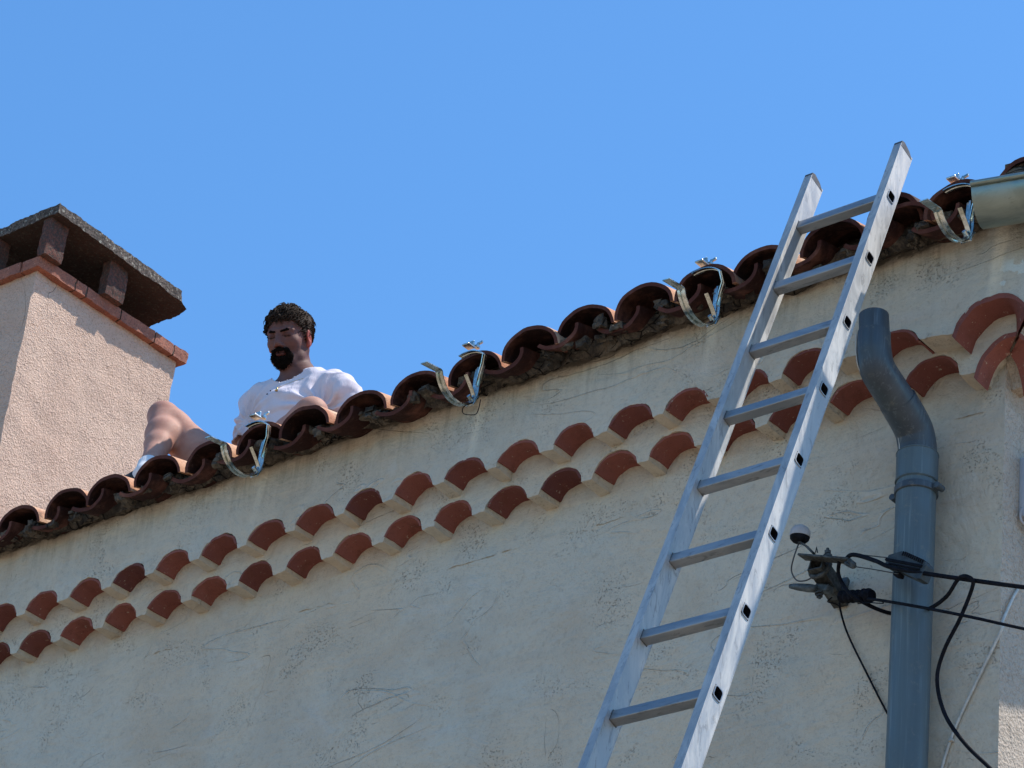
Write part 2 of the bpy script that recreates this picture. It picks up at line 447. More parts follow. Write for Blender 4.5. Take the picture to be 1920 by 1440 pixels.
# -- cornice: two staggered courses of barrel tiles bedded in plaster
up_c = [(-5.138 + .2192 * n, .083, 6.300, .060) for n in range(-20, 4)] + [(-4.185, .088, 6.268, .064)]
lo_c = [(-5.2475 + .2192 * n, .084, 6.212, .060) for n in range(-20, 5)] + [(-4.105, .094, 6.198, .066)]
random.seed(3)
up_c = [(a + random.uniform(-.005, .005), b + random.uniform(-.003, .004), c + random.uniform(-.003, .003), d + random.uniform(-.003, .003)) for a, b, c, d in up_c]
lo_c = [(a + random.uniform(-.005, .005), b + random.uniform(-.003, .004), c + random.uniform(-.003, .003), d + random.uniform(-.003, .003)) for a, b, c, d in lo_c]
UPB = XC + O1; LOB = XC + O2
up_corner = (-3.855, .125, 6.245, .098)       # big tile that turns the corner
lo_corner = (-3.835, .125, 6.150, .115)


def arch(c, x):
    u = (x - c[0]) / c[1]
    if abs(u) >= 1: return None
    return c[2] + c[3] * (1 - abs(u) ** 2.3) ** 0.62


def edge(x, cs, base):
    for c in cs:
        a = arch(c, x)
        if a is not None: return a
    # interpolate leg height between neighbours
    return base(x)


ubase = lambda x: 6.292 if x < -4.3 else 6.292 + (x + 4.3) / .6 * -.06
lbase = lambda x: 6.203 if x < -4.3 else 6.203 + (x + 4.3) / .6 * -.055
UE = lambda x: edge(x, up_c + [up_corner], ubase)
LE = lambda x: edge(x, lo_c + [lo_corner], lbase)
cm = MB()
xs_all = lin(XL, UPB, int((UPB - XL) / .006))
yu, yl = YW - O1, YW - O2


def clipx(x, lim): return min(x, lim)


def nz(p, a=0.0025, s=26): return wob(wob(p, .0065, 8), a * 1.3, s)


def course(mb, side):
    """side 0: front face along X; side 1: mirrored round the corner along Y"""
    def P(x, y, z, a=0.0025):
        if side == 0: return nz((x, y, z), a)
        # mirror about the diagonal of the corner
        dx = x - XC; dy = YW - y
        return nz((XC + dy, YW - dx, z), a)
    xs = xs_all if side == 0 else [x for x in xs_all if x > -5.4]
    # fascia
    zt = 6.63
    rows = lin(0, 1, 9)
    grid(mb, xs, rows, lambda x, t: P(x, yu + .004 * math.sin(t * 3), UE(x) * (1 - t) + zt * t, 0.003), side)
    # underside of upper course
    grid(mb, xs, [0, .5, 1], lambda x, t: P(clipx(x, XC + O1 + (O2 - O1) * t), yu + (yl - yu) * t, UE(x), 0.003), side)
    xl = [x for x in xs if x <= LOB]
    grid(mb, xl, lin(0, 1, 4), lambda x, t: P(x, yl, LE(x) * (1 - t) + UE(x) * t, 0.003), side)
    grid(mb, xl, [0, .5, 1], lambda x, t: P(clipx(x, XC + O2 * (1 - t)), yl + (YW + .002 - yl) * t, LE(x), 0.003), side)
    xw = [x for x in xs if x <= XC]
    grid(mb, xw, lin(0, 1, 4), lambda x, t: P(x, YW + .001, ZT * (1 - t) + LE(x) * t if t > 0 else ZT - .01, 0.003), side)


course(cm, 0); course(cm, 1)
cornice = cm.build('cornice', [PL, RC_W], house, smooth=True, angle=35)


def cornice_tile(c, y0, y1, seed):
    x0, hw, z0, h = c; mb = MB(); n = 20; vs = []
    rnd = random.Random(seed); sx = rnd.uniform(-.003, .003); th = .008
    ys_ = [y0 + .001, (y0 + y1) / 2, y1 + .006]
    for y in ys_:
        for shell in (0, 1):
            for i in range(n + 1):
                u = -1 + 2 * i / n; k = 1 - shell * th / hw
                zz = z0 + (h - shell * th) * max(0, 1 - abs(u) ** 2.3) ** 0.62
                zz = max(zz, z0 + .007)
                x = x0 + u * hw * k * .985 + sx * (y - y0) / .09
                e = .0035 if y == ys_[0] else .001
                p = Vector((x, y, zz)); q = mn.noise_vector(p * 34) * e
                vs.append((x + q.x, y + q.y * .8, zz + q.z - shell * .0))
    m = n + 1; fs = []
    for k in range(2):
        o = k * 2 * m
        for i in range(n):
            fs.append((o + i, o + i + 1, o + 2 * m + i + 1, o + 2 * m + i))
            fs.append((o + m + i, o + m + i + 1, o + 3 * m + i + 1, o + 3 * m + i))
    for i in range(n):
        fs.append((i, i + 1, m + i + 1, m + i))
    for k in range(2):
        o = k * 2 * m
        fs.append((o, o + m, o + 3 * m, o + 2 * m)); fs.append((o + n, o + m + n, o + 3 * m + n, o + 2 * m + n))
    mb.add(vs, fs)
    t = mb.build('cornice_tile', RP, cornice, smooth=True, angle=40)
    t['group'] = 'red tiles of the cornice'
    return t


for i, c in enumerate(up_c):
    if c[0] > -9.6: cornice_tile(c, yu, yl, i)
for i, c in enumerate(lo_c):
    if c[0] > -9.6: cornice_tile(c, yl, YW, 100 + i)


def mirror_tile(c, y0, y1, seed):
    t = cornice_tile(c, y0, y1, seed)
    for v_ in t.data.vertices:
        wx, wy = v_.co.x + house.location.x, v_.co.y + house.location.y
        v_.co.x = XC + (YW - wy) - house.location.x; v_.co.y = YW - (wx - XC) - house.location.y
    t.data.flip_normals()


for i, c in enumerate(up_c):
    if c[0] > -5.3: mirror_tile(c, yu, yl, i + 300)
for i, c in enumerate(lo_c):
    if c[0] > -5.3: mirror_tile(c, yl, YW, 400 + i)


def corner_tile(c, off, off2, seed):
    """tile bent round the corner: front half along X, then a mitre, then back along Y"""
    x0, hw, z0, h = c; mb = MB(); th = .016
    for side in (0, 1):
        vs = []; xe = XC + off; n = 16
        xs = lin(x0 - hw * .999, xe, n)
        for t in (-.04, 1.04):
            for sh in (0, 1):
                for x in xs:
                    z = arch(c, x) or z0
                    o = off + (off2 - off) * t
                    xx = min(x, XC + o) if t > 0 else x
                    if sh: z -= th; xx += th * .6 * (1 - (x - xs[0]) / (xe - xs[0]))
                    y = YW - o
                    p = (xx, y, z) if side == 0 else (XC + o if False else XC + (YW - y), YW - (xx - XC), z)
                    q = mn.noise_vector(Vector(p) * 30) * .003
                    vs.append((p[0] + q.x, p[1] + q.y, p[2] + q.z))
        m = n + 1
        fs = []
        for i in range(n):
            fs += [(i, i + 1, m + i + 1, m + i), (i, i + 1, 2 * m + i + 1, 2 * m + i), (m + i, m + i + 1, 3 * m + i + 1, 3 * m + i)]
        fs.append((0, m, 3 * m, 2 * m))
        if side == 1: vs = [(a + .004, b + .004, c_ - .002) for a, b, c_ in vs]
        mb.add(vs, fs)
    t = mb.build('cornice_tile', RP, cornice, smooth=True, angle=40); t['label'] = 'mitred red tile turning the corner of the cornice'
    return t


corner_tile(up_corner, O1, O2, 1); corner_tile(lo_corner, O2, 0.035, 2)

# -- roof
YE, SLOPE = 6.06, math.tan(R(15.0)); CA, SA = math.cos(R(15)), math.sin(R(15))
roof_z = lambda y: 6.655 + (y - YE) * SLOPE           # height of the tile crests
XR = XC + .46
rm = MB()
yb = 6.24
rm.add([(-13, yb, 6.60), (XR - .12, yb, 6.60), (XR - .12, 10, roof_z(10) - .12), (-13, 10, roof_z(10) - .12), (-13, 13.6, 6.55), (XR - .12, 13.6, 6.55),
        (-13, yb, 6.585), (XR - .12, yb, 6.585), (XR - .12, 13.6, 6.50), (-13, 13.6, 6.50)],
       [(0, 1, 2, 3), (3, 2, 5, 4), (6, 7, 8, 9), (0, 1, 7, 6), (1, 2, 5, 8, 7), (4, 5, 8, 9), (0, 3, 4, 9, 6)])
roof = rm.build('roof', MO, house)


def tile_shell(mb, x0, y0, z0, L, w0, w1, h, th, flip, seed, rot=0.0, jag=0.003, mi=0):
    """barrel tile; y0,z0 = eave end at the base line; flip -> channel (hollow side up)"""
    n = 18; vs = []; rnd = random.Random(seed); tw = rnd.uniform(-.02, .02) + rot; dz = rnd.uniform(-.004, .004)
    ts = [0, .02, .25, .5, .75, 1.0]
    for t in ts:
        wd = w0 + (w1 - w0) * t; hh = h * (1 - .12 * t)
        for sh in (0, 1):
            k = 1 - sh * th / wd
            for i in range(n + 1):
                a = (.60 + (math.pi - .60) * i / n) if flip else math.pi * (i / n); u = -math.cos(a) * wd * k; v = math.sin(a) ** .9 * (hh - sh * th)
                if flip: v = -v
                d = t * L
                x = x0 + u + tw * d; y = y0 + d * CA - v * SA; z = z0 + dz + d * SA + v * CA
                p = Vector((x, y, z)); q = mn.noise_vector(p * 22 + Vector((seed, 0, 0))) * (jag if t < .05 else jag * .6)
                vs.append((x + q.x, y + q.y, z + q.z))
    m = n + 1; fs = []; f2 = []; f3 = []; K = len(ts)
    for k in range(K - 1):
        o = 2 * m * k
        for i in range(n):
            fs.append((o + i, o + i + 1, o + 2 * m + i + 1, o + 2 * m + i))
            (f2 if not flip else fs).append((o + m + i, o + m + i + 1, o + 3 * m + i + 1, o + 3 * m + i))
        for e in (0, n): fs.append((o + e, o + m + e, o + 3 * m + e, o + 2 * m + e))
    for o in (0, 2 * m * (K - 1)):
        for i in range(n): f3.append((o + i, o + i + 1, o + m + i + 1, o + m + i))
    b0 = len(mb.v); mb.add(vs, fs, mi)
    mb.f += [tuple(i + b0 for i in q) for q in f2]; mb.m += [1] * len(f2)
    mb.f += [tuple(i + b0 for i in q) for q in f3]; mb.m += [2] * len(f3)


peaks = [(-7.846, 6.669), (-7.587, 6.671), (-7.355, 6.655), (-7.123, 6.669), (-6.876, 6.661), (-6.639, 6.669), (-6.415, 6.654), (-6.176, 6.657),
         (-5.932, 6.653), (-5.695, 6.657), (-5.459, 6.670), (-5.254, 6.692), (-5.014, 6.686), (-4.774, 6.667), (-4.570, 6.681), (-4.325, 6.687),
         (-4.083, 6.659), (-3.885, 6.655)]
peaks = [(-7.846 - .245 * k, 6.668) for k in range(8, 0, -1)] + peaks + [(-3.650, 6.668), (-3.59, 6.66), (-3.485, 6.66)]
roofp = MB()
for i, (px_, pz) in enumerate(peaks):
    rnd = random.Random(i * 13 + 1); yo = rnd.uniform(-.018, .018)
    far = px_ < -8.3
    mb = MB(); tile_shell(mb, px_, YE + .014 + yo, pz - .089, .48, .114, .09, .085, .012, False, i)
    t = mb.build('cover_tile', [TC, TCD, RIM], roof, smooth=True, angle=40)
    if i + 1 < len(peaks):
        xm = (px_ + peaks[i + 1][0]) / 2; zm = (pz + peaks[i + 1][1]) / 2
        mb = MB(); tile_shell(mb, xm + rnd.uniform(-.006, .006), YE + .012 + rnd.uniform(-.012, .014), zm - .054, .48, .092, .085, .062, .013, True, i + 50)
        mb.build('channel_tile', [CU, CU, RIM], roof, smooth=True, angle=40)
    # the courses further up the slope
    for r in range(1, 3 if px_ > -3.5 else 9):
        d = r * .39
        x = px_ + rnd.uniform(-.006, .006)
        tile_shell(roofp, x, YE - .02 + d * CA, pz - .112 + d * SA + .006, .46, .102, .082, .106, .013, False, i * 20 + r)
        tile_shell(roofp, x + .12, YE - .02 + d * CA, pz - .062 + d * SA, .46, .098, .088, .078, .014, True, i * 20 + r + 7)
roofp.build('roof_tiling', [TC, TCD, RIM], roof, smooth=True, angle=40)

# -- crumbling mortar between the tiles and the wall
mm = MB(); xs = lin(-9.7, XC + O1 + .02, 620)
prof = [(6.206, 6.598), (6.190, 6.590), (6.166, 6.583), (6.142, 6.576), (6.124, 6.588), (6.124, 6.618), (6.165, 6.670)]


def valley(x):
    d = min(abs(x - a) for a, b in peaks); return max(0, math.cos(min(d / .12, 1) * math.pi / 2))      # 1 below a crest, 0 in a valley


def mort(x, j):
    y, z = prof[j]; k = valley(x)
    p = Vector((x, y, z)); a = mn.noise_vector(Vector((x * 9, y * 9, z * 9 + 3))) * .020; b = mn.noise_vector(p * 40) * .010; c = mn.cell_vector(Vector((x * 22, 0, j * .6))) * .010
    am = 1 if 0 < j < 6 else .55
    low = -.016 * (1 - k) if j > 1 else 0
    rec = .030 * k * (1 if j > 2 else 0)
    return (x, y + (a.y + b.y + c.y) * am + rec, z + (a.z + b.z) * am + low + (.02 * k if j > 3 else 0))


grid(mm, xs, list(range(7)), lambda x, j: mort(x, j))
random.seed(11)
for i in range(110):                       # loose lumps stuck under and between the tiles
    x = random.uniform(-8.9, -3.8); s_ = random.uniform(.008, .022)
    mm.rock((x, random.uniform(6.09, 6.15), random.uniform(6.572, 6.60) - .012 * (1 - valley(x))), (s_ * 2, s_ * 1.3, s_ * 1.1), 2, s_ * .5, 30)
for i, (px_, pz) in enumerate(peaks):      # fill inside the right half of some covers
    if random.random() < .8:
        for k in range(2):
            mm.rock((px_ + random.uniform(.02, .065), random.uniform(6.085, 6.13), pz - random.uniform(.065, .095)), (.034, .05, .028), 3, .012, 26)
mm.build('mortar_bed', MO, roof, smooth=False)

# ------------------------------------------------------------------ chimney (a part of the house)
chim = bpy.data.objects.new('chimney', None); C.objects.link(chim); chim.parent = house
chim.location = Vector((-9.6, 7.45, 6.9)) - house.location
CX0, CX1, CY0, CY1 = -9.95, -9.265, 7.0, 7.885
ZB, ZC = 6.6, 8.692
sm = MB()
n1 = lin(0, 1, 60)
loop = [(CX0, CY0), (CX1, CY0), (CX1, CY1), (CX0, CY1)]
for k in range(4):
    a, b = loop[k], loop[(k + 1) % 4]
    grid(sm, lin(0, 1, 34), n1, lambda u, v: wob((a[0] + (b[0] - a[0]) * u, a[1] + (b[1] - a[1]) * u, ZB + (ZC - ZB) * v), .005, 9))
sm.build('shaft', RC_CH, chim, smooth=True, angle=50)
# brick coping
bz = (ZC + 8.748) / 2; bh = 8.748 - ZC - .001; pr = .036
joints = [6.968, 7.20, 7.268, 7.486, 7.704, 7.829, 7.924]
for a, b in zip(joints[:-1], joints[1:]):
    MB().rock((CX1 - .055 + pr, (a + b) / 2, bz), (.11, b - a - .008, bh), 3, .004, 30).build('brick', BK, chim, smooth=True, angle=30)
fx = [CX1 - .075, CX1 - .30, CX1 - .53, CX0 - pr]
for a, b in zip(fx[:-1], fx[1:]):
    MB().rock(((a + b) / 2, CY0 + .055 - pr, bz - .002), (a - b - .008, .11, bh), 3, .004, 30).build('brick', BK, chim, smooth=True, angle=30)
for a, b in zip(fx[:-1], fx[1:]):
    MB().rock(((a + b) / 2, CY1 - .055 + pr, bz - .001), (a - b - .008, .11, bh), 3, .004, 30).build('brick', BK, chim, smooth=True, angle=30)
jm = MB()                                           # pale mortar in the joints
for y in joints[1:-1]: jm.box((CX1 - .058 + pr, y, bz), (.11, .014, bh - .008))
for x in fx[1:-1]: jm.box((x, CY0 + .058 - pr, bz - .002), (.014, .11, bh - .008))
jm.box(((CX0 + CX1) / 2, CY0 + .02, bz - .004), (CX1 - CX0 - .02, .04, bh - .02)).box((CX1 - .02, (CY0 + CY1) / 2, bz - .004), (.04, CY1 - CY0 - .02, bh - .02))
jm.build('joint_mortar', MO, chim)
ZCAP = 8.937
for x, y, a, b in ((-9.218, 7.018, .05, .105), (-9.218, 7.398, .052, .112), (-9.229, 7.80, .052, .06), (-9.56, 7.0, .055, .06), (-9.9, 7.018, .05, .105), (-9.9, 7.80, .05, .1), (-9.60, 7.86, .10, .05)):
    if y == 7.80 and x > -9.3: continue
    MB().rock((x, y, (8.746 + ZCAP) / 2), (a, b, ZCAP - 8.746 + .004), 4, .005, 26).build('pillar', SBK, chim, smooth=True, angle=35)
cp = MB(); cx0, cx1, cy0, cy1 = -10.05, -9.142, 6.957, 7.826


def capv(u, v, top):
    x = cx0 + (cx1 - cx0) * u; y = cy0 + (cy1 - cy0) * v
    ctr = 1 - max(abs(u - .5), abs(v - .5)) * 2
    z = ZCAP + (.050 + .06 * ctr if top else 0) - .03 * v
    q = mn.noise_vector(Vector((x * 14, y * 14, top * 3))) * .006; q2 = mn.noise_vector(Vector((x * 55, y * 55, top * 5))) * .006
    ch = max(0, 1 - math.hypot((u - 1) * 1.0, (v - 1)) / .10) * (1.0 if top else .35)
    return (x + q.x + q2.x - ch * .05, y + q.y + q2.y - ch * .06, z + q.z * .6 + q2.z * .7 - ch * .02 * top)


K = 70
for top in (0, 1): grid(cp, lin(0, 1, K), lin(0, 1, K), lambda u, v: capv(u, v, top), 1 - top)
m1 = (K + 1) ** 2
for ed in ([(i) for i in range(K + 1)], [K * (K + 1) + i for i in range(K + 1)], [i * (K + 1) for i in range(K + 1)], [i * (K + 1) + K for i in range(K + 1)]):
    # side wall with two intermediate rough rows
    rows = []
    for t in (0, .33, .66, 1):
        row = []
        for i in ed:
            a = Vector(cp.v[i]); b = Vector(cp.v[m1 + i]); p = a.lerp(b, t)
            if 0 < t < 1: p += mn.noise_vector(p * 60) * .007
            row.append(p)
        rows.append(row)
    base = len(cp.v); L_ = len(ed)
    cp.v += [tuple(p) for r_ in rows for p in r_]
    for j in range(3):
        for i in range(L_ - 1):
            cp.f.append((base + j * L_ + i, base + j * L_ + i + 1, base + (j + 1) * L_ + i + 1, base + (j + 1) * L_ + i)); cp.m.append(0)
cp.build('cap_slab', [CAPM, CAPU], chim, smooth=True, angle=40)  # underside gets a darker tone than top and sides

# ------------------------------------------------------------------ loose tile standing up on the roof, and verge tile
mb = MB(); tile_shell(mb, -4.125, 6.10, 6.612, .34, .100, .08, .112, .014, False, 77, .04, .004)
t = mb.build('spare_tile', [CU, TCD, RIM], None, smooth=True, angle=40, loc=(-4.125, 6.10, 6.612)); tag(t, 'raised dark clay tile lying on the roof behind the ladder head', 'roof tile')
MB().rock((-3.650, 6.075, 6.625), (.15, .06, .07), 4, .012, 18).build('verge_mortar', MO, roof)

# ------------------------------------------------------------------ gutter hooks
HX = [-6.775 + .0, -5.836, -4.897, -3.987]


def make_hook(xh, first, xo):
    r = thing('gutter_hook', (xh, 6.06, 6.53), first, 'gutter bracket', 'gutter hooks clamped along the eave')
    cy, cz, rr = 5.978, 6.505, .090; W = .027
    a0 = 2 if xo < -3.9 else 4
    xk = xo                                   # the hook hangs in front of its tile
    arc = [(xk, cy - rr * math.cos(a), cz - rr * math.sin(a)) for a in [math.pi * (i + a0) / 22 for i in range(23 - a0)]]
    path = arc + [(xk, cy + rr, cz + .05), (xk, cy + rr + .004, cz + .085)]
    MB().strip(path, (1, 0, 0), W, .003, -.005).build('strap', GALV, r, smooth=True, angle=30)
    ft = Vector(arc[0])
    MB().strip([ft + Vector((0, .002, .0)), ft + Vector((0, -.006, .003)), ft + Vector((0, -.075, -.006))], (1, 0, 0), W * .95, .003).build('front_tab', GALV, r)
    # rear tongue that will be folded over the gutter
    MB().strip([(xk, cy + rr - .004, cz - .03), (xk, cy + rr - .016, cz - .010), (xk, cy + rr - .055, cz + .030)], (1, 0, 0), .014, .002).build('rear_tongue', GALV, r)
    # plate behind with rivet
    MB().box((xk, cy + rr - .008, cz - .045), (.034, .006, .05), Matrix.Rotation(R(-28), 3, 'X'), .002).tube([(xk, cy + rr - .01, cz - .045), (xk, cy + rr - .03, cz - .035)], .007, 10).build('rivet_plate', GALV, r, smooth=True, angle=30)
    # arm going back under the tile and clamp biting its rim
    zc = r_peak(xh)
    bz_ = zc - .089
    MB().strip([(xh + .088 * math.cos(R(a)), 6.040, bz_ + .069 * math.sin(R(a))) for a in range(112, 28, -7)] + [(xk + .030, 6.055, 6.585), (xk + .012, 6.066, 6.560), (xk + .004, 6.068, 6.520)], (0, 1, 0), .020, .003, .002).build('arm', GALV, r, smooth=True, angle=30)
    cl = MB()
    cl.box((xh - .008, cy + rr - .022, zc + .012), (.030, .034, .006), None, .002)
    cl.box((xh - .006, cy + rr - .012, zc + .024), (.022, .006, .022), None, .001)
    clm = cl.build('clamp', GALV, r)
    b = MB(); b.tube([(xh + .004, cy + rr + .005, zc + .014), (xh + .006, cy + rr + .008, zc + .036)], .005, 8)
    b.box((xh + .012, cy + rr + .008, zc + .034), (.024, .006, .010), Matrix.Rotation(R(-14), 3, 'Y'), .002)
    b.tube([(xh + .004, cy + rr + .005, zc + .016), (xh + .0045, cy + rr + .006, zc + .024)], .010, 6)
    b.build('wing_bolt', GALV, clm)
    return r


def r_peak(x): return min(peaks, key=lambda a: abs(a[0] - x))[1]


hl = ['galvanised gutter hook on the eave nearest the seated man', 'galvanised gutter hook with a thin dark wire loop hanging below it',
      'galvanised gutter hook on the eave just left of the ladder', 'galvanised gutter hook between the ladder top and the zinc gutter']
ctile = [-6.639, -5.695, -4.774, -3.885]
for lab, x, xo in zip(hl, ctile, (-6.608, -5.669, -4.730, -3.848)): make_hook(x, lab, xo)
# wire loop below the second hook
wl = MB().tube(spline([(-5.632, 6.02, 6.425), (-5.668, 6.02, 6.418), (-5.664, 6.02, 6.392), (-5.618, 6.02, 6.375), (-5.604, 6.02, 6.385), (-5.598, 6.02, 6.425)], 3), .0016, 6)
tag(wl.build('wire_loop', BLK, None, loc=(-5.63, 6.02, 6.42)), 'thin dark wire loop dangling below a gutter hook', 'wire')

# ------------------------------------------------------------------ gutter
g0 = Vector((-3.790, 5.978, 6.568)); gd = Vector((.969, .247, .0)); gn = Vector((-gd.y, gd.x, 0))      # front bead line, running right
gut = thing('gutter', g0, 'half round zinc gutter length with open end at the roof corner', 'gutter')
GL = .33; rr = .080
gm = MB(); n = 26; vs = []
for t in (0, 1):
    for sh in (0, 1):
        for i in range(n + 1):
            a = math.pi * i / n; q = rr - sh * .002
            vs.append(g0 + gd * GL * t + gn * (rr - q * math.cos(a)) + Vector((0, 0, -q * math.sin(a) * 1.0)))
m = n + 1; fs = []
for i in range(n):
    fs += [(i, i + 1, 2 * m + i + 1, 2 * m + i), (m + i, m + i + 1, 3 * m + i + 1, 3 * m + i), (i, i + 1, m + i + 1, m + i), (2 * m + i, 2 * m + i + 1, 3 * m + i + 1, 3 * m + i)]
gm.add(vs, fs); gm.build('trough', ZINC, gut, smooth=True, angle=40)
MB().tube([g0 + Vector((0, 0, .004)) - gn * .004, g0 + gd * GL + Vector((0, 0, .004)) - gn * .004], .009, 14).build('bead', ZINC, gut, smooth=True, angle=50)
MB().box(g0 + gd * GL / 2 + gn * (2 * rr + .002) + Vector((0, 0, .006)), (GL, .004, .018), Matrix((gd, gn, (0, 0, 1))).transposed()).build('back_flange', ZINC, gut)

# ------------------------------------------------------------------ ladder
TH = math.atan2(2750, 7712) - .005
LD = Vector((0, math.sin(TH), math.cos(TH))); LN = Vector((0, -math.cos(TH), math.sin(TH)))   # along the ladder, and out of its front
E0 = Vector((0, 6.035, 6.66))                                     # where it leans on the tiles
Ltop = (6.870 - 6.66 - .06 * LN.z) / LD.z; Lbot = -(6.66) / LD.z
xA, xB, SW, SD = -4.412, -4.097, .026, .062
lad = thing('ladder', (-4.24, E0.y + LD.y * Lbot, 0), 'tall aluminium single ladder leaning against the tiled eave', 'ladder')


def LP(x, s_, d): return Vector((x, 0, 0)) + E0 + LD * s_ + LN * d


# rung positions measured from the photograph (lower-left joints)
def on_ladder(px, py, d):
    r_ = Vector(ray(px, py)); P0 = LP(0, 0, d); t = (P0 - Vector(CAM)).dot(LN) / r_.dot(LN); p = Vector(CAM) + r_ * t
    return (p - P0).dot(LD)


s1 = on_ladder(1508, 425, SD / 2)
rungs = [s1 - .2815 * k for k in range(0, 25) if s1 - .2815 * k > Lbot + .1]


def stile(x0, x1, name):
    mb = MB(); hh = .036; w_ = .033
    ss = [Ltop - .012]
    for r_ in rungs: ss += [r_ + hh / 2, r_ - hh / 2]
    ss.append(Lbot + .02)
    ds = [0, (SD - w_) / 2, (SD + w_) / 2, SD]
    for x in (x0, x1):
        for i in range(len(ss) - 1):
            for j in range(3):
                if i % 2 == 1 and j == 1: continue
                q = [LP(x, ss[i], ds[j]), LP(x, ss[i], ds[j + 1]), LP(x, ss[i + 1], ds[j + 1]), LP(x, ss[i + 1], ds[j])]
                mb.add(q, [(0, 1, 2, 3)])
    for d, o_ in ((0, -.0008), (SD, .0008)):
        mb.box(LP((x0 + x1) / 2, (ss[0] + ss[-1]) / 2, d), (abs(x1 - x0) + .0016, .002, ss[0] - ss[-1]), Matrix((Vector((1, 0, 0)), LN, LD)).transposed(), .0006)
    o = mb.build('stile', ALU, lad)
    # end plugs
    Mx = Matrix((Vector((1, 0, 0)), LN, LD)).transposed()
    p = MB(); vs = []
    for x in (x0 - .0005, x1 + .0005):
        for s_, d in ((Ltop - .022, -.0005), (Ltop - .022, SD + .0005), (Ltop - .002, SD + .0005), (Ltop + .004, SD - .012), (Ltop - .004, .020), (Ltop - .016, .004)):
            vs.append(LP(x, s_, d))
    p.add(vs, [tuple(range(6)), tuple(range(6, 12))] + [(i, (i + 1) % 6, 6 + (i + 1) % 6, 6 + i) for i in range(6)])
    p.build('end_cap', DGREY, o)
    p = MB(); p.box(LP((x0 + x1) / 2, Lbot + .01, SD / 2), (SW + .008, SD + .01, .06), Mx, .006).build('foot', BLK, o)
    return o


stile(xA, xA + SW, 'l'); stile(xB, xB + SW, 'r')


def rung(s_):
    a, b = xA - .0025, xB + SW + .0025; mb = MB()
    def ring(h, w_, rd, n=4):
        pts = []
        for cxn, cyn, a0 in ((h / 2 - rd, w_ / 2 - rd, 0), (-h / 2 + rd, w_ / 2 - rd, 90), (-h / 2 + rd, -w_ / 2 + rd, 180), (h / 2 - rd, -w_ / 2 + rd, 270)):
            for k in range(n + 1):
                t = R(a0 + 90 * k / n); pts.append((cxn + rd * math.cos(t), cyn + rd * math.sin(t)))
        return pts
    ro = ring(.033, .030, .004); ri = ring(.031, .028, .007); N_ = len(ro)
    def pt(x, q, k=1.0): return LP(x, s_ + q[0] * k, SD / 2 + q[1] * k)
    rb = ring(.037, .034, .009)
    vs = [pt(a, q) for q in ri] + [pt(a, q) for q in rb] + [pt(a + .0045, q) for q in rb] + [pt(a + .0045, q) for q in ro] + \
         [pt(b - .0045, q) for q in ro] + [pt(b - .0045, q) for q in rb] + [pt(b, q) for q in rb] + [pt(b, q) for q in ri]
    L_ = 8
    fs = [(k * N_ + i, k * N_ + (i + 1) % N_, (k + 1) * N_ + (i + 1) % N_, (k + 1) * N_ + i) for k in range(L_ - 1) for i in range(N_)]
    mb.add(vs, fs)
    c = len(mb.v)                                     # inner tube, blacked to stand for the shade inside
    mb.add([pt(a, q) for q in ri] + [pt(b, q) for q in ri], [(i, (i + 1) % N_, N_ + (i + 1) % N_, N_ + i) for i in range(N_)], 1)
    mb.add([pt(a + .06, q) for q in ri], [tuple(range(N_))], 1); mb.add([pt(b - .06, q) for q in ri], [tuple(range(N_))], 1)
    mb.build('rung', [ALUR, BLK], lad, smooth=True, angle=35)


for s_ in rungs: rung(s_)

# ------------------------------------------------------------------ drainpipe
PX = -4.146; PYW = 6.295; PYT = 6.052
dp = thing('drainpipe', (PX, PYW, 0), 'grey blue plastic drainpipe with swan neck and open top', 'drainpipe')
MB().tube([(PX, PYW, z) for z in (0.02, 2, 4, 5.0, 5.6, 5.90)], .0570, 40).build('pipe', PVC1, dp, smooth=True, angle=50)


def hollow(mb, path, rads, th=.003, n=36):
    mb.tube(path, rads, n, cap=False); mb.tube(path, [q - th for q in rads], n, cap=False)
    a = len(mb.v) - 2 * len(path) * n; b = len(mb.v) - len(path) * n
    for o1_, o2_ in ((a, b), (a + (len(path) - 1) * n, b + (len(path) - 1) * n)):
        for k in range(n): mb.f.append((o1_ + k, o1_ + (k + 1) % n, o2_ + (k + 1) % n, o2_ + k)); mb.m.append(0)


# lower sleeve, lower bend, upper bend, top spigot
hb = MB(); hollow(hb, [(PX, PYW, z) for z in (5.86, 5.88, 5.92, 5.955)], [.060, .060, .060, .060]); hb.build('sleeve', PVC1, dp, smooth=True, angle=50)
zA, zB_ = 5.955, 6.235
bend = [(PX, PYW, zA), (PX, PYW - .006, zA + .035), (PX, PYW - .030, zA + .075), (PX, (PYW + PYT) / 2 + .01, zA + .122)]
hb = MB(); hollow(hb, spline(bend, 7), [.0555] * 22); hb.build('lower_elbow', PVC2, dp, smooth=True, angle=50)
bend = [(PX, (PYW + PYT) / 2 + .012, zA + .118), (PX, PYT + .030, zA + .165), (PX, PYT + .006, zA + .205), (PX, PYT, zA + .24), (PX, PYT, zA + .275)]
hb = MB(); pp = spline(bend, 6); hollow(hb, pp, [.0525 - .0055 * i / len(pp) for i in range(len(pp))]); hb.build('upper_elbow', PVC2, dp, smooth=True, angle=50)
hb = MB(); hollow(hb, [(PX, PYT, zA + .265), (PX, PYT, zA + .28), (PX - .004, PYT, zA + .335)], [.0445, .0438, .0432]); hb.build('spigot', PVC2, dp, smooth=True, angle=50)
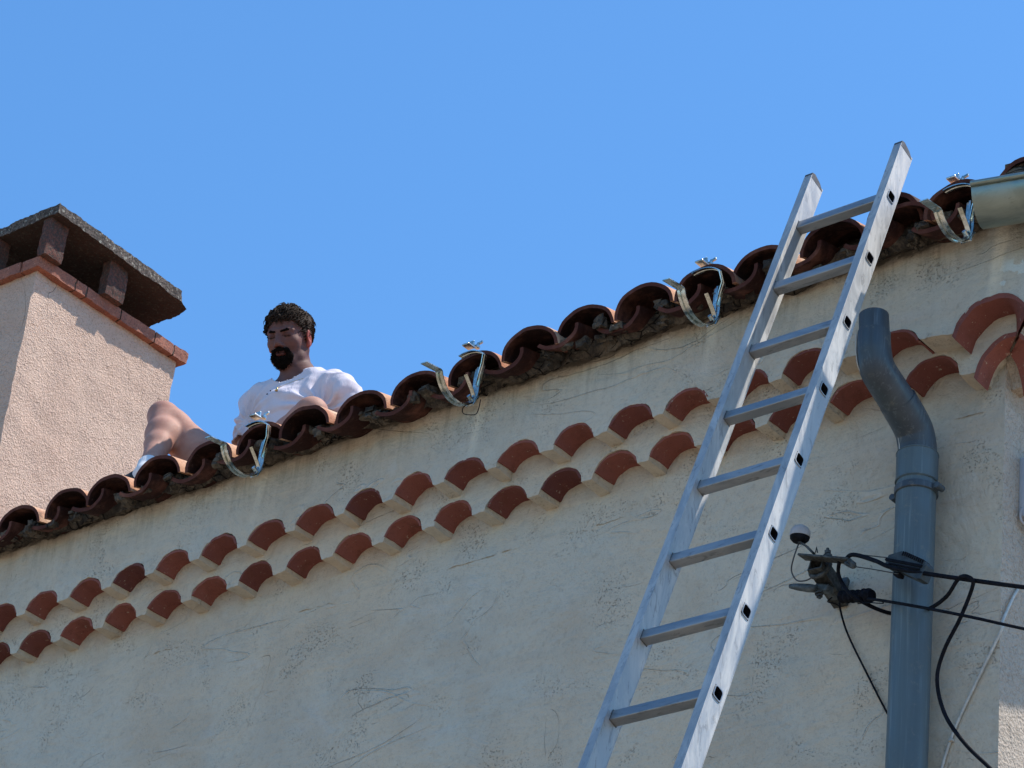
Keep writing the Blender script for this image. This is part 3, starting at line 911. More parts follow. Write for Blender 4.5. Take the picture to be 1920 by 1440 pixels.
# moulding seams and grime line on the bends
ys_ = [(p.y, p.z) for p in pp]
hb = MB(); hb.tube([Vector((PX - .036, p.y - .033 - .004, p.z - .012)) for p in pp[2:]], .0016, 6); hb.build('seam', CABW, dp, smooth=True)
pq = spline([(PX, PYW, zA), (PX, PYW - .006, zA + .035), (PX, PYW - .030, zA + .075), (PX, (PYW + PYT) / 2 + .01, zA + .122)], 7)
hb = MB(); hb.tube([Vector((PX - .030, p.y - .0465, p.z - .004)) for p in pq], .0022, 6); hb.build('seam', CABW, dp, smooth=True)
# seam beads
for z in (5.863, 5.952):
    hb = MB(); hb.tube([(PX + .0602 * math.cos(a), PYW + .0602 * math.sin(a), z) for a in [2 * math.pi * k / 40 for k in range(41)]], .0016, 6, False); hb.build('seam', PVC1, dp, smooth=True)
# wall clamp
cb = MB(); hollow(cb, [(PX, PYW, z) for z in (5.822, 5.824, 5.842, 5.844)], [.0605, .0625, .0625, .0605], .004)
cl = cb.build('pipe_clamp', PVC2, dp, smooth=True, angle=40)
for s_ in (-1, 1):
    ax_ = PX + s_ * .070
    b = MB(); b.box((ax_, PYW, 5.833), (.018, .026, .018), None, .004); b.tube([(ax_ + s_ * .004, PYW - .012, 5.833), (ax_ + s_ * .004, PYW + .02, 5.833)], .0095, 14)
    b.build('clamp_lug', PVC2, cl, smooth=True, angle=40)

# ------------------------------------------------------------------ service bracket and cables
def A(px, py, y): return Vector(at(px, py, y))


br = thing('cable_bracket', A(1575, 1120, YW - .01), 'weathered steel wall bracket with square tube arm and clamp plate beside the drainpipe', 'wall bracket')
e1 = A(1580, 1128, YW); e0 = Vector((e1.x - .0, e1.y - .17, e1.z + .0)); e0 = A(1530, 1056, YW - .150)
dirv = (e1 - e0).normalized(); sx_ = Vector((1, 0, 0)) - dirv * dirv.x; sx_.normalize(); sz_ = sx_.cross(dirv)
RB = Matrix((sx_, dirv, sz_)).transposed()
arm = MB(); ln_ = (e1 - e0).length
for a_, b_, wx, wz in ((0, .021, .046, .004), (0, -.021, .046, .004), (.021, 0, .004, .038), (-.021, 0, .004, .038)):
    arm.box(e0.lerp(e1, .5) + sx_ * a_ + sz_ * b_, (wx, ln_, wz), RB)
arm.build('arm_tube', RUST, br)
MB().box(e0 + dirv * .03, (.037, .004, .037), RB).build('arm_shade_panel', BLK, br)  # black panel painting in the shade down the open tube
col = MB()
pts_ = [e0 + sx_ * (.031 * math.cos(t)) + sz_ * (.012 + .046 * math.sin(t) if math.sin(t) < 0 else .012 + .010 * math.sin(t)) for t in [2 * math.pi * k / 28 for k in range(29)]]
col.tube([p + dirv * .022 for p in pts_[13:29]], .0075, 10)
col.build('u_bolt', RUST, br, smooth=True)
pl_, pr_ = A(1503, 1044, YW - .155), A(1598, 1052, YW - .165)
dx = (pr_ - pl_).normalized(); dn = Vector((0, -1, 0)); dn = (dn - dx * dx.dot(dn)).normalized(); du = dx.cross(dn)
RP_ = Matrix((dx, dn, du)).transposed()
MB().box(pl_.lerp(pr_, .5), ((pr_ - pl_).length, .040, .007), RP_, .002).build('plate', RUST, br)
MB().tube(spline([A(1592, 1050, YW - .19), A(1602, 1060, YW - .19), A(1598, 1062, YW - .185), A(1586, 1056, YW - .18)], 4), .0065, 8).build('eye', RUST, br, smooth=True)
bt = MB()
for p, q in ((A(1552, 1044, YW - .16), A(1552, 1028, YW - .16)), (A(1536, 1112, YW - .12), A(1537, 1122, YW - .12))):
    bt.tube([p, q], .0045, 8); bt.tube([p.lerp(q, .35), p.lerp(q, .7)], .010, 6); bt.tube([p.lerp(q, -.05), p.lerp(q, .2)], .013, 10)
bt.build('bolt', RUST, br)
MB().tube([A(1529, 1036, YW - .16), A(1531, 1026, YW - .16), A(1533, 1036, YW - .16)], .002, 6).build('pin', RUST, br)
l0, l1 = A(1481, 1099, YW - .13), A(1530, 1104, YW - .12)
MB().tube([l0 - (l1 - l0) * .02, l0, l0.lerp(l1, .3), l0.lerp(l1, .7), l1], [.003, .0065, .0105, .0125, .011], 14).build('lever', GREYC, br, smooth=True)
nb = MB(); nb.box(A(1545, 1104, YW - .10), (.05, .03, .022), RP_, .005); nb.box(A(1562, 1104, YW - .05), (.032, .05, .05), RB, .006); nb.box(A(1575, 1100, YW - .03), (.05, .02, .055), RB, .006)
nb.build('lug_block', GREYC, br)

an = thing('dome_antenna', A(1518, 1036, YW - .15), 'small white dome sensor with dark base on an angled stalk above the bracket', 'sensor')
c0 = A(1500, 1004, YW - .16); tilt = Vector((.10, -.05, 1)).normalized(); tu = tilt.cross(Vector((0, 1, 0))).normalized(); tv = tilt.cross(tu)


def lathe(c, prof_, n=28):
    mb = MB(); vs = []
    for h_, r_ in prof_:
        for k in range(n):
            a = 2 * math.pi * k / n; vs.append(c + tilt * h_ + (tu * math.cos(a) + tv * math.sin(a)) * r_)
    fs = [(i * n + k, i * n + (k + 1) % n, (i + 1) * n + (k + 1) % n, (i + 1) * n + k) for i in range(len(prof_) - 1) for k in range(n)]
    fs += [tuple(range(n))[::-1], tuple((len(prof_) - 1) * n + k for k in range(n))]
    return mb.add(vs, fs)


lathe(c0, [(-.004, .0295), (.004, .030), (.014, .0285), (.024, .022), (.030, .012), (.032, .001)]).build('dome', WHT, an, smooth=True, angle=60)
lathe(c0, [(-.022, .008), (-.020, .020), (-.012, .0275), (-.003, .0285), (-.003, .01)]).build('dome_base', BLK, an, smooth=True, angle=40)
MB().strip([c0 - tilt * .020, A(1512, 1024, YW - .16), A(1526, 1038, YW - .155)], (0, 1, 0), .014, .006).build('stalk', RUST, an)
MB().tube(spline([c0 - tilt * .02, A(1488, 1046, YW - .16), A(1484, 1070, YW - .15), A(1494, 1088, YW - .145), A(1512, 1088, YW - .14), A(1528, 1079, YW - .14)], 5), .0022, 8).build('lead', DGREY, an, smooth=True)

ca = thing('anchor_clamp', A(1705, 1062, YW - .215), 'black ribbed wedge clamp gripping the thick cable in front of the drainpipe', 'cable clamp')
k0, k1 = A(1669, 1057, YW - .20), A(1741, 1071, YW - .205)
dx = (k1 - k0).normalized(); dn = (Vector((0, -1, 0)) - dx * dx.dot(Vector((0, -1, 0)))).normalized(); du = dx.cross(dn); du = du if du.z > 0 else -du
RK = Matrix((dx, dn, du)).transposed(); kc = k0.lerp(k1, .5)
b = MB(); Lk = (k1 - k0).length
vs = []
for d in (-.019, .019):
    for x_, z_ in ((-.5, -.010), (-.5, .018), (-.22, .036), (.44, .020), (.5, .010), (.5, -.030), (.40, -.033), (-.20, -.018), (-.5, -.014)):
        vs.append(kc + dx * x_ * Lk + du * z_ + dn * d)
b.add(vs, [tuple(range(9)), tuple(range(9, 18))] + [(i, (i + 1) % 9, 9 + (i + 1) % 9, 9 + i) for i in range(9)])
cbod = b.build('clamp_body', DKG, ca)
b = MB()
for i in range(11):
    u_ = -.16 + i * .055; b.box(kc + dx * u_ * Lk + du * (.030 - max(0, i - 1) * .0014) + dn * .006, (.0028, .032, .012), RK)
b.box(kc + dx * -.05 * Lk + du * .004 + dn * .020, (Lk * .95, .006, .009), RK, .002); b.box(kc + dx * .0 + du * -.006 + dn * .021, (Lk * .8, .005, .005), RK, .001)
b.box(kc + dx * -.17 * Lk + du * -.028, (.022, .026, .012), RK, .003)
b.build('rib', BLK, cbod)

ins = thing('ribbed_insulator', A(1606, 1118, YW - .10), 'short black ribbed insulator at the foot of the bracket', 'insulator')
i0, i1 = A(1576, 1119, YW - .085), A(1635, 1117, YW - .10); mb = MB()
ps, rs_ = [], []
for k in range(25):
    ps.append(i0.lerp(i1, k / 24)); rs_.append(.0155 + (.0035 if k % 4 in (1, 2) else -.001) + (.003 if k > 17 else 0))
mb.tube(ps, rs_, 16); mb.build('insulator_body', BLK, ins, smooth=True, angle=60)

cab = lambda nm, lab, pts, r_, mt=BLK, n=6: tag(MB().tube(spline(pts, n), r_, 10).build(nm, mt, None, smooth=True, loc=pts[0]), lab, 'cable')
yA = YW - .205
cab('service_cable', 'thick black cable running right from the wedge clamp across the drainpipe',
    [A(1584, 1050, YW - .15), A(1600, 1040, YW - .19), A(1640, 1051, YW - .20), A(1672, 1064, yA - .018), A(1740, 1076, yA - .012), A(1830, 1089, yA), A(1920, 1101, yA), A(2010, 1112, yA), A(2300, 1140, yA), A(2300, 1140, yA) + Vector((4, -.1, -.55)), A(2300, 1140, yA) + Vector((14, -.4, -1.2))], .0062)
cab('clamp_wire', 'thin steel wire from bracket plate to top of the wedge clamp', [A(1596, 1038, YW - .19), A(1640, 1043, YW - .2), A(1676, 1047, YW - .21)], .0016, RUST)
cab('clamp_wire', 'thin steel wire from bracket eye to underside of the wedge clamp', [A(1600, 1062, YW - .19), A(1640, 1068, YW - .2), A(1684, 1076, YW - .22)], .0016, RUST)
cab('lower_cable', 'thinner black cable running right from the ribbed insulator past the drainpipe',
    [A(1622, 1122, YW - .10), A(1660, 1127, YW - .15), A(1740, 1141, YW - .20), A(1830, 1159, YW - .2), A(1920, 1179, YW - .2), A(2300, 1262, YW - .2), A(2300, 1262, YW - .2) + Vector((4, -.1, -1.1)), A(2300, 1262, YW - .2) + Vector((14, -.4, -2.6))], .0044)
cab('bracket_loop_cable', 'black cable curving down from bracket plate to behind the drainpipe',
    [A(1574, 1050, YW - .16), A(1572, 1075, YW - .13), A(1582, 1098, YW - .12), A(1600, 1118, YW - .125), A(1640, 1140, YW - .07), A(1676, 1151, YW - .03), A(1712, 1150, YW - .02), A(1745, 1140, YW - .10), A(1775, 1118, YW - .17), A(1795, 1088, YW - .20), A(1808, 1080, YW - .22),
     A(1823, 1087, YW - .22), A(1822, 1105, YW - .20), A(1800, 1160, YW - .17), A(1770, 1220, YW - .15), A(1757, 1275, YW - .13), A(1772, 1340, YW - .12), A(1810, 1395, YW - .12), A(1860, 1444, YW - .12), A(1930, 1515, YW - .12), Vector((-3.72, YW - .10, 4.3)), Vector((-3.80, YW - .04, 3.2)), Vector((-3.93, YW - .012, 2.0)), Vector((-3.93, YW - .012, 0.4))], .0056)
cab('drop_cable', 'thin black cable dropping from the insulator foot to behind the drainpipe',
    [A(1574, 1122, YW - .05), A(1576, 1145, YW - .03), A(1590, 1190, YW - .012), A(1625, 1262, YW - .010), A(1664, 1338, YW - .010), A(1700, 1400, YW - .008)], .0030)
cab('cable_tie', 'small black tie wire sticking out below the ribbed insulator', [A(1608, 1132, YW - .11), A(1630, 1130, YW - .12), A(1657, 1131, YW - .13), A(1640, 1122, YW - .12)], .0015)
cab('tie_wire', 'small black wire stub below the bracket lug', [A(1560, 1120, YW - .05), A(1552, 1128, YW - .04), A(1566, 1132, YW - .03), A(1576, 1138, YW - .02)], .0018)
cab('pale_cable', 'thin pale cable clipped diagonally down the wall right of the drainpipe',
    [Vector((XC + .006, YW + .09, 5.56)), Vector((XC + .006, YW + .05, 5.50)), Vector((XC + .004, YW - .004, 5.395)), A(1878, 1180, YW - .006), A(1835, 1270, YW - .006), A(1793, 1360, YW - .006), A(1766, 1440, YW - .006), A(1745, 1540, YW - .006)], .0042, CABW, 4)
pclip = MB().box(A(1783, 1388, YW - .008), (.014, .012, .008), None, .002)
tag(pclip.build('cable_clip', CABW, None, loc=A(1783, 1388, YW - .008)), 'tiny pale clip holding the diagonal cable to the wall', 'clip')

jb = thing('junction_box', (XC, 6.56, 5.77), 'grey electrical box on the side wall at the right edge', 'electrical box')
bx = MB().box((XC + .025, 6.560, 5.868), (.05, .20, .195), None, .008); bx.build('box_body', BOXM, jb, smooth=True, angle=40)
MB().box((XC + .054, 6.560, 5.868), (.010, .206, .201), None, .004).build('box_lid', BOXM, jb, smooth=True, angle=40)
MB().tube(spline([(XC + .012, 6.462, 5.80), (XC + .012, 6.455, 5.765), (XC + .02, 6.465, 5.745), (XC + .03, 6.49, 5.748)], 4), .004, 8).build('box_clip', WHT, jb, smooth=True)
MB().tube([(XC + .030, 6.505, 5.775), (XC + .030, 6.505, 5.745)], .010, 12).build('gland', BLK, jb)
cab('box_cable', 'black cable leaving the underside of the grey box', [Vector((XC + .030, 6.505, 5.75)), Vector((XC + .030, 6.50, 5.68)), Vector((XC + .04, 6.56, 5.61)), Vector((XC + .03, 6.62, 5.57)), Vector((XC + .02, 6.70, 5.56))], .006)
#PERSON
# ------------------------------------------------------------------ seated man
SKIN = None


def skin_mat():
    m = MT('skin', 0.62, spec=0.22); p = m.obj()
    m.b.inputs['Subsurface Weight'].default_value = 0.12; m.b.inputs['Subsurface Radius'].default_value = (0.012, 0.004, 0.002)
    va = m.N('ShaderNodeVertexColor'); va.layer_name = 'tint'
    c = m.mix(m.ramp(m.noise(p, 14, 4, 0.6), 0.35, 0.7), (0.42, 0.225, 0.165), (0.34, 0.165, 0.12))
    c = m.mix(1.0, c, va.outputs[0], 'MULTIPLY')
    return m.out(c, m.bump(m.noise(p, 160, 4, 0.7), 0.001, 0.5))


def cloth_mat(name, col, sc=8, dark=.85):
    m = MT(name, 0.9, spec=0.15); p = m.obj()
    c = m.mix(m.ramp(m.noise(p, sc, 3), 0.35, 0.7), tuple(k * dark for k in col), col)
    n = m.bump(m.noise(m.vmul(p, (1, 1, .6)), 9, 4, 0.6, 1.5), 0.012, 0.6); n = m.bump(m.noise(p, 420, 2), 0.0008, 0.5, n)
    return m.out(c, n)


SKIN = skin_mat(); SHIRT = cloth_mat('white_cotton', (0.62, 0.57, 0.62), 8, .95); SHORTS = cloth_mat('navy_cloth', (0.02, 0.022, 0.035))
HAIR = plain('dark_brown_hair', (0.032, 0.019, 0.012), 0.75, 0, 90, 0.5, spec=.12); BEARD = plain('dark_beard', (0.007, 0.005, 0.004), 0.95, 0, 140, 0.5, spec=.05)
SOCK = cloth_mat('white_sock', (0.75, 0.74, 0.74)); SHOE = plain('dark_shoe', (0.02, 0.02, 0.022), 0.7); GOLD = plain('gold_chain', (0.55, 0.40, 0.18), 0.3, 1.0)


class SDF:
    def __init__(s, lo, hi, h):
        s.lo = np.array(lo, float); s.h = h; s.n = np.ceil((np.array(hi) - s.lo) / h).astype(int) + 1
        s.d = np.full(s.n, 0.08, np.float32)

    def sub(s, lo, hi, pad=0.05):
        a = np.clip(np.floor((np.array(lo) - pad - s.lo) / s.h).astype(int), 0, s.n - 1)
        b = np.clip(np.ceil((np.array(hi) + pad - s.lo) / s.h).astype(int) + 1, 1, s.n)
        ax = [s.lo[i] + s.h * np.arange(a[i], b[i]) for i in range(3)]
        X, Y, Z = np.meshgrid(*ax, indexing='ij'); return (slice(a[0], b[0]), slice(a[1], b[1]), slice(a[2], b[2])), X, Y, Z

    def blend(s, sl, e, k):
        d = s.d[sl]; h = np.clip(.5 + .5 * (d - e) / k, 0, 1); s.d[sl] = d * (1 - h) + e * h - k * h * (1 - h)

    def cut(s, sl, e, k):
        d = s.d[sl]; h = np.clip(.5 - .5 * (d + e) / k, 0, 1); s.d[sl] = d * (1 - h) - e * h + k * h * (1 - h)

    def cone(s, a, b, ra, rb, k=.02, flat=None):
        a, b = np.array(a, float), np.array(b, float); r = max(ra, rb)
        sl, X, Y, Z = s.sub(np.minimum(a, b) - r, np.maximum(a, b) + r)
        ab = b - a; t = np.clip(((X - a[0]) * ab[0] + (Y - a[1]) * ab[1] + (Z - a[2]) * ab[2]) / max(ab @ ab, 1e-9), 0, 1)
        dx, dy, dz = X - a[0] - t * ab[0], Y - a[1] - t * ab[1], Z - a[2] - t * ab[2]
        s.blend(sl, np.sqrt(dx * dx + dy * dy + dz * dz) - (ra + (rb - ra) * t), k)

    def ell(s, c, r, Rm=None, k=.015, cut=False):
        c = np.array(c, float); r = np.array(r, float); m_ = r.max()
        sl, X, Y, Z = s.sub(c - m_, c + m_); Rm = np.eye(3) if Rm is None else Rm
        dx, dy, dz = X - c[0], Y - c[1], Z - c[2]
        q = [Rm[0, i] * dx + Rm[1, i] * dy + Rm[2, i] * dz for i in range(3)]
        k0 = np.sqrt(sum((q[i] / r[i]) ** 2 for i in range(3))); k1 = np.sqrt(sum((q[i] / r[i] ** 2) ** 2 for i in range(3))) + 1e-9
        e = k0 * (k0 - 1) / k1
        (s.cut if cut else s.blend)(sl, e, k)

    def mesh(s):
        """surface nets"""
        d = s.d; ins = d < 0; n = s.n
        c = np.zeros(n - 1, np.int8)
        for i in (0, 1):
            for j in (0, 1):
                for k in (0, 1): c += ins[i:n[0] - 1 + i, j:n[1] - 1 + j, k:n[2] - 1 + k]
        act = (c > 0) & (c < 8); idx = np.full(n - 1, -1, np.int64); w_ = np.argwhere(act); idx[act] = np.arange(len(w_))
        acc = np.zeros((len(w_), 3)); cnt = np.zeros(len(w_))
        cor = [(i, j, k) for i in (0, 1) for j in (0, 1) for k in (0, 1)]
        for a in range(8):
            for b in range(a + 1, 8):
                ca, cb = np.array(cor[a]), np.array(cor[b])
                if np.abs(ca - cb).sum() != 1: continue
                va = d[tuple((w_ + ca).T)]; vb = d[tuple((w_ + cb).T)]; x = (va < 0) != (vb < 0)
                t = np.where(x, va / np.where(x, va - vb, 1), 0)[:, None]
                acc += np.where(x[:, None], ca + (cb - ca) * t, 0); cnt += x
        v = s.lo + s.h * (w_ + acc / cnt[:, None]); F = []
        for ax_ in range(3):
            o = [1, 1, 1]; o[ax_] = 0; A0 = [slice(1, n[i] - 1) for i in range(3)]; A0[ax_] = slice(0, n[ax_] - 1)
            B0 = list(A0); B0[ax_] = slice(1, n[ax_]); a_ = ins[tuple(A0)]; b_ = ins[tuple(B0)]
            e = np.argwhere(a_ != b_); fl = a_[tuple(e.T)]
            st = np.array([1, 1, 1]); st[ax_] = 0; e = e + st
            u = np.zeros(3, int); w2 = np.zeros(3, int); u[(ax_ + 1) % 3] = 1; w2[(ax_ + 2) % 3] = 1
            q = np.stack([idx[tuple((e - u - w2).T)], idx[tuple((e - w2).T)], idx[tuple(e.T)], idx[tuple((e - u).T)]], 1)
            q[~fl] = q[~fl][:, ::-1]; F.append(q)
        return v, np.concatenate(F)


def np_obj(name, v, f, mat, parent, smooth=True):
    org = np.array(origin(parent)); me = bpy.data.meshes.new(name)
    me.from_pydata((v - org).tolist(), [], f.tolist()); me.materials.append(mat)
    me.polygons.foreach_set('use_smooth', [smooth] * len(me.polygons)); me.update()
    o = bpy.data.objects.new(name, me); C.objects.link(o); o.parent = parent; return o


def relax(v, f, it=2, w_=.5):
    for _ in range(it):
        acc = np.zeros_like(v); cnt = np.zeros(len(v))
        for i in range(4):
            a, b = f[:, i], f[:, (i + 1) % 4]
            np.add.at(acc, a, v[b]); np.add.at(acc, b, v[a]); np.add.at(cnt, a, 1); np.add.at(cnt, b, 1)
        v = v * (1 - w_) + w_ * acc / cnt[:, None]
    return v


def vnorm(v, f):
    n = np.cross(v[f[:, 2]] - v[f[:, 0]], v[f[:, 3]] - v[f[:, 1]]); o = np.zeros_like(v)
    for i in range(4): np.add.at(o, f[:, i], n)
    return o / (np.linalg.norm(o, axis=1)[:, None] + 1e-12)


def nfield(v, sc, seed=0.0): return np.array([mn.noise(Vector((p[0] * sc + seed, p[1] * sc, p[2] * sc))) for p in v])


P = lambda *a: np.array(a, float)
man = thing('person', (-7.15, 6.62, 6.80), 'dark haired bearded man in white t-shirt sitting on the tiled roof, looking down, knees apart', 'person')
# joints (world)
pel = P(-7.225, 6.70, 6.885); chest = P(-7.185, 6.735, 7.17); nb = P(-7.185, 6.735, 7.335)
shR, shL = P(-7.360, 6.70, 7.275), P(-7.000, 6.765, 7.275)
elR, elL = P(-7.375, 6.69, 7.02), P(-6.885, 6.86, 7.06); waR, waL = P(-7.37, 6.56, 6.84), P(-6.86, 7.02, 6.94)
hipR, hipL = P(-7.355, 6.66, 6.865), P(-7.145, 6.65, 6.865)
knR, knL = P(-7.650, 6.50, 7.205), P(-6.755, 6.40, 6.905)
anR, anL = np.array(at(276, 884, 6.325)), P(-7.09, 6.46, 6.82)
# head frame
yaw = np.array([.33, -.945, 0.0]); yaw /= np.linalg.norm(yaw); pt_ = R(24)
HF = yaw * math.cos(pt_) + P(0, 0, -math.sin(pt_)); HU = yaw * math.sin(pt_) + P(0, 0, math.cos(pt_)); HXv = np.cross(HF, HU)
rollm = R(-3)
HXv, HU = HXv * math.cos(rollm) + HU * math.sin(rollm), -HXv * math.sin(rollm) + HU * math.cos(rollm)
HM = np.stack([HXv, HF, HU], 1)                      # head local -> world
HC = np.array(at(541, 634, 6.665))
H = lambda x, y, z: HC + HM @ P(x, y, z)


def rot_local(ax, ang): return HM @ np.array(Matrix.Rotation(R(ang), 3, ax))


def build_body():
    S_ = SDF((-7.82, 6.02, 6.62), (-6.60, 7.12, 7.72), .0048)
    # trunk
    S_.ell(pel, (.155, .115, .10), k=.03); S_.cone(pel + P(0, .01, .04), chest, .115, .12, .05)
    S_.ell(chest + P(0, 0, .02), (.155, .10, .13), k=.05); S_.cone(shR + P(.03, 0, 0), shL + P(-.03, 0, 0), .058, .058, .05)
    S_.cone(nb + P(0, 0, -.03), H(0, -.035, -.06), .062, .057, .03); S_.cone(shR * .45 + nb * .55, nb + P(0, 0, .03), .05, .045, .04); S_.cone(shL * .45 + nb * .55, nb + P(0, 0, .03), .05, .045, .04)
    # arms
    for sh, el, wa, sg in ((shR, elR, waR, -1), (shL, elL, waL, 1)):
        S_.ell(sh, (.058, .058, .056), k=.03); S_.cone(sh, el, .050, .040, .02); S_.cone(el, el * .6 + wa * .4, .041, .040, .02); S_.cone(el * .6 + wa * .4, wa, .040, .027, .02)
        d = (wa - el) / np.linalg.norm(wa - el); fw = P(0, -1, 0) if sg < 0 else P(.3, .9, 0); hd = (d * .35 + fw * .8); hd /= np.linalg.norm(hd)
        sd = np.cross(hd, P(0, 0, 1)); sd /= np.linalg.norm(sd); pc = wa + hd * .05 + P(0, 0, -.012)
        for o_ in (-.022, -.008, .008, .022): S_.cone(wa + hd * .01, pc + sd * o_ + hd * .02, .020, .014, .012)
        for q, o_ in enumerate((-.031, -.010, .011, .031)):
            L_ = (.062, .076, .072, .055)[q]; b0 = pc + sd * o_ * .9 + hd * .035; b1 = b0 + hd * L_ * .5 + sd * o_ * .25 + P(0, 0, .004); b2 = b1 + hd * L_ * .45 + P(0, 0, -.016)
            S_.cone(b0, b1, .0095, .0088, .004); S_.cone(b1, b2, .0086, .0075, .003)
        b0 = wa + hd * .02 - sd * .025 * sg; b1 = b0 + hd * .035 - sd * .028 * sg; b2 = b1 + hd * .028 - sd * .006 * sg
        S_.cone(b0, b1, .014, .011, .006); S_.cone(b1, b2, .0105, .009, .003)
    # legs
    for hp, kn, an in ((hipR, knR, anR), (hipL, knL, anL)):
        mid = hp * .55 + kn * .45; d = (kn - hp) / np.linalg.norm(kn - hp)
        S_.cone(hp, mid, .090, .088, .03); S_.cone(mid, kn - d * .05, .088, .064, .03); S_.cone(kn - d * .06, kn, .064, .055, .03)
        e = (an - kn) / np.linalg.norm(an - kn); back = -(d + e) ; back = d - e * (d @ e); back = -back / np.linalg.norm(back)
        S_.ell(kn + (d - e) * .010, (.050, .050, .050), k=.03)                      # knee cap
        S_.cone(kn, kn + e * .06, .052, .047, .02); c1 = kn + e * .13 + back * .016; c2 = kn + e * .22 + back * .008
        S_.cone(kn + e * .05 + back * .004, c1, .050, .063, .02); S_.cone(c1, c2, .062, .050, .025); S_.cone(c2, an, .042, .034, .02)
    # head
    k = .012
    S_.ell(H(0, -.018, .035), (.076, .096, .084), HM, .02); S_.ell(H(0, .016, -.022), (.064, .076, .088), HM, .025)
    S_.ell(H(0, .055, -.098), (.030, .027, .022), HM, .03)
    for s_ in (-1, 1):
        S_.cone(H(s_ * .054, -.012, -.05), H(s_ * .044, .022, -.082), .020, .018, .02); S_.cone(H(s_ * .044, .022, -.082), H(s_ * .018, .056, -.102), .018, .020, .02)
        S_.cone(H(s_ * .010, .086, .018), H(s_ * .046, .070, .015), .0085, .0095, .012)      # brow
        S_.ell(H(s_ * .032, .094, -.002), (.019, .014, .013), HM, .010, cut=True)            # socket
        S_.ell(H(s_ * .031, .0745, -.001), (.0155, .0135, .0125), HM, .004)                # lid
        S_.ell(H(s_ * .041, .054, -.026), (.019, .019, .016), HM, .025)                       # cheek
        S_.ell(H(s_ * .0135, .098, -.042), (.0085, .0105, .0075), HM, .005)                  # nostril wing
        Re = HM @ np.array(Matrix.Rotation(R(-10 * s_), 3, 'Z') @ Matrix.Rotation(R(-12), 3, 'X'))
        S_.ell(H(s_ * .079, -.010, -.010), (.0085, .019, .034), Re, .006); S_.ell(H(s_ * .086, -.004, -.006), (.006, .009, .018), Re, .004, cut=True)
        S_.ell(H(s_ * .077, -.002, -.036), (.008, .009, .011), HM, .005)
    S_.cone(H(0, .086, .006), H(0, .106, -.030), .0085, .0105, .012); S_.ell(H(0, .108, -.036), (.0115, .012, .010), HM, .006)
    S_.ell(H(0, .083, -.062), (.026, .012, .014), HM, .01)
    S_.ell(H(0, .0905, -.064), (.021, .0085, .0048), HM, .004); S_.ell(H(0, .0895, -.0745), (.018, .0085, .0055), HM, .004)
    v, f = S_.mesh(); v = relax(v, f, 1, .35)
    o = np_obj('body', v, f, SKIN, man)
    L_ = (v - HC) @ HM
    tint = np.ones((len(v), 4)); x, y, z = L_.T
    inh = (np.abs(x) < .1) & (np.abs(y) < .14) & (np.abs(z) < .14)
    head_shade = v[:, 2] > 7.27; tint[head_shade, :3] *= (.36, .31, .34)  # shade on head and neck put into the skin colour
    lips = inh & (np.abs(x) < .022) & (y > .078) & (z > -.081) & (z < -.058); tint[lips, :3] *= (.70, .50, .50)
    mouth = inh & (np.abs(x) < .020) & (y > .07) & (np.abs(z + .0692) < .0022); tint[mouth, :3] *= (.25, .14, .13)
    lid = inh & (y > .06) & (((np.abs(x) - .031) / .016) ** 2 + ((z + .0005) / .010) ** 2 < 1); tint[lid, :3] *= (.72, .62, .60)
    lash = inh & (y > .06) & (np.abs(np.abs(x) - .031) < .016) & (np.abs(z + .0085 + .6 * (np.abs(np.abs(x) - .031) / .016) ** 2 * -.006) < .0020); tint[lash, :3] *= (.10, .07, .06)
    ear = inh & (np.abs(x) > .074) & (np.abs(z + .01) < .04) & (y < .03) & (y > -.04); tint[ear, :3] *= (2.0, 1.0, .9)
    stub = inh & (z < -.045) & (y > -.02) & (z > -.125); tint[stub, :3] *= (.80, .80, .82)
    kneem = np.minimum(np.linalg.norm(v - knR, axis=1), np.linalg.norm(v - knL, axis=1)) < .06; tint[kneem, :3] *= (1.0, .84, .80)
    ca_ = o.data.color_attributes.new('tint', 'FLOAT_COLOR', 'POINT'); ca_.data.foreach_set('color', tint.ravel())
    return o


body = build_body()

# hair: curly cap grown from a lumpy shell plus many small locks
def hairline(y): return np.interp(y, [-.13, -.06, -.025, .005, .03, .055, .075, .11], [-.055, -.05, -.040, -.012, .018, .044, .054, .060])


Sh = SDF(HC - .15, HC + .15, .0028)
Sh.ell(H(0, -.020, .038), (.083, .106, .088), HM, .01)
v, f = Sh.mesh(); L_ = (v - HC) @ HM; ok = L_[:, 2] > hairline(L_[:, 1]) - .004 * np.sin(L_[:, 0] * 150); f = f[ok[f].all(1)]
used_ = np.unique(f); mp = np.full(len(v), -1); mp[used_] = np.arange(len(used_)); v = v[used_]; f = mp[f]
nr_ = vnorm(v, f); L_ = (v - HC) @ HM
edge_ = np.clip((L_[:, 2] - hairline(L_[:, 1])) / .03, 0, 1)
v = v + nr_ * ((nfield(v, 38) * .010 + nfield(v, 90, 5) * .003 + .000) * edge_ - .006 * (1 - edge_))[:, None]
hair = np_obj('hair', v, f, HAIR, body)
locks = MB(); rnd = random.Random(5); top_ = np.where(edge_ > .25)[0]
for i in range(1700):
    j = top_[rnd.randrange(len(top_))]; p = Vector(v[j]); n_ = Vector(nr_[j]); L0 = L_[j]
    if (n_.length < .5): continue
    tn = Vector(HM @ P(.35 + rnd.uniform(-.5, .5), (.9 if L0[1] > -.03 else -.4), -.35 + rnd.uniform(-.4, .3))); tn = (tn - n_ * tn.dot(n_)).normalized()
    le = rnd.uniform(.020, .038); cu = tn.cross(n_) * rnd.uniform(-.6, .6)
    locks.tube([p - n_ * .003, p + (n_ * .18 + tn * .4) * le + cu * le * .2, p + (n_ * .10 + tn * .85 + cu * .5) * le], [.0024, .0020, .0004], 4, False)
locks.build('hair_locks', HAIR, hair)

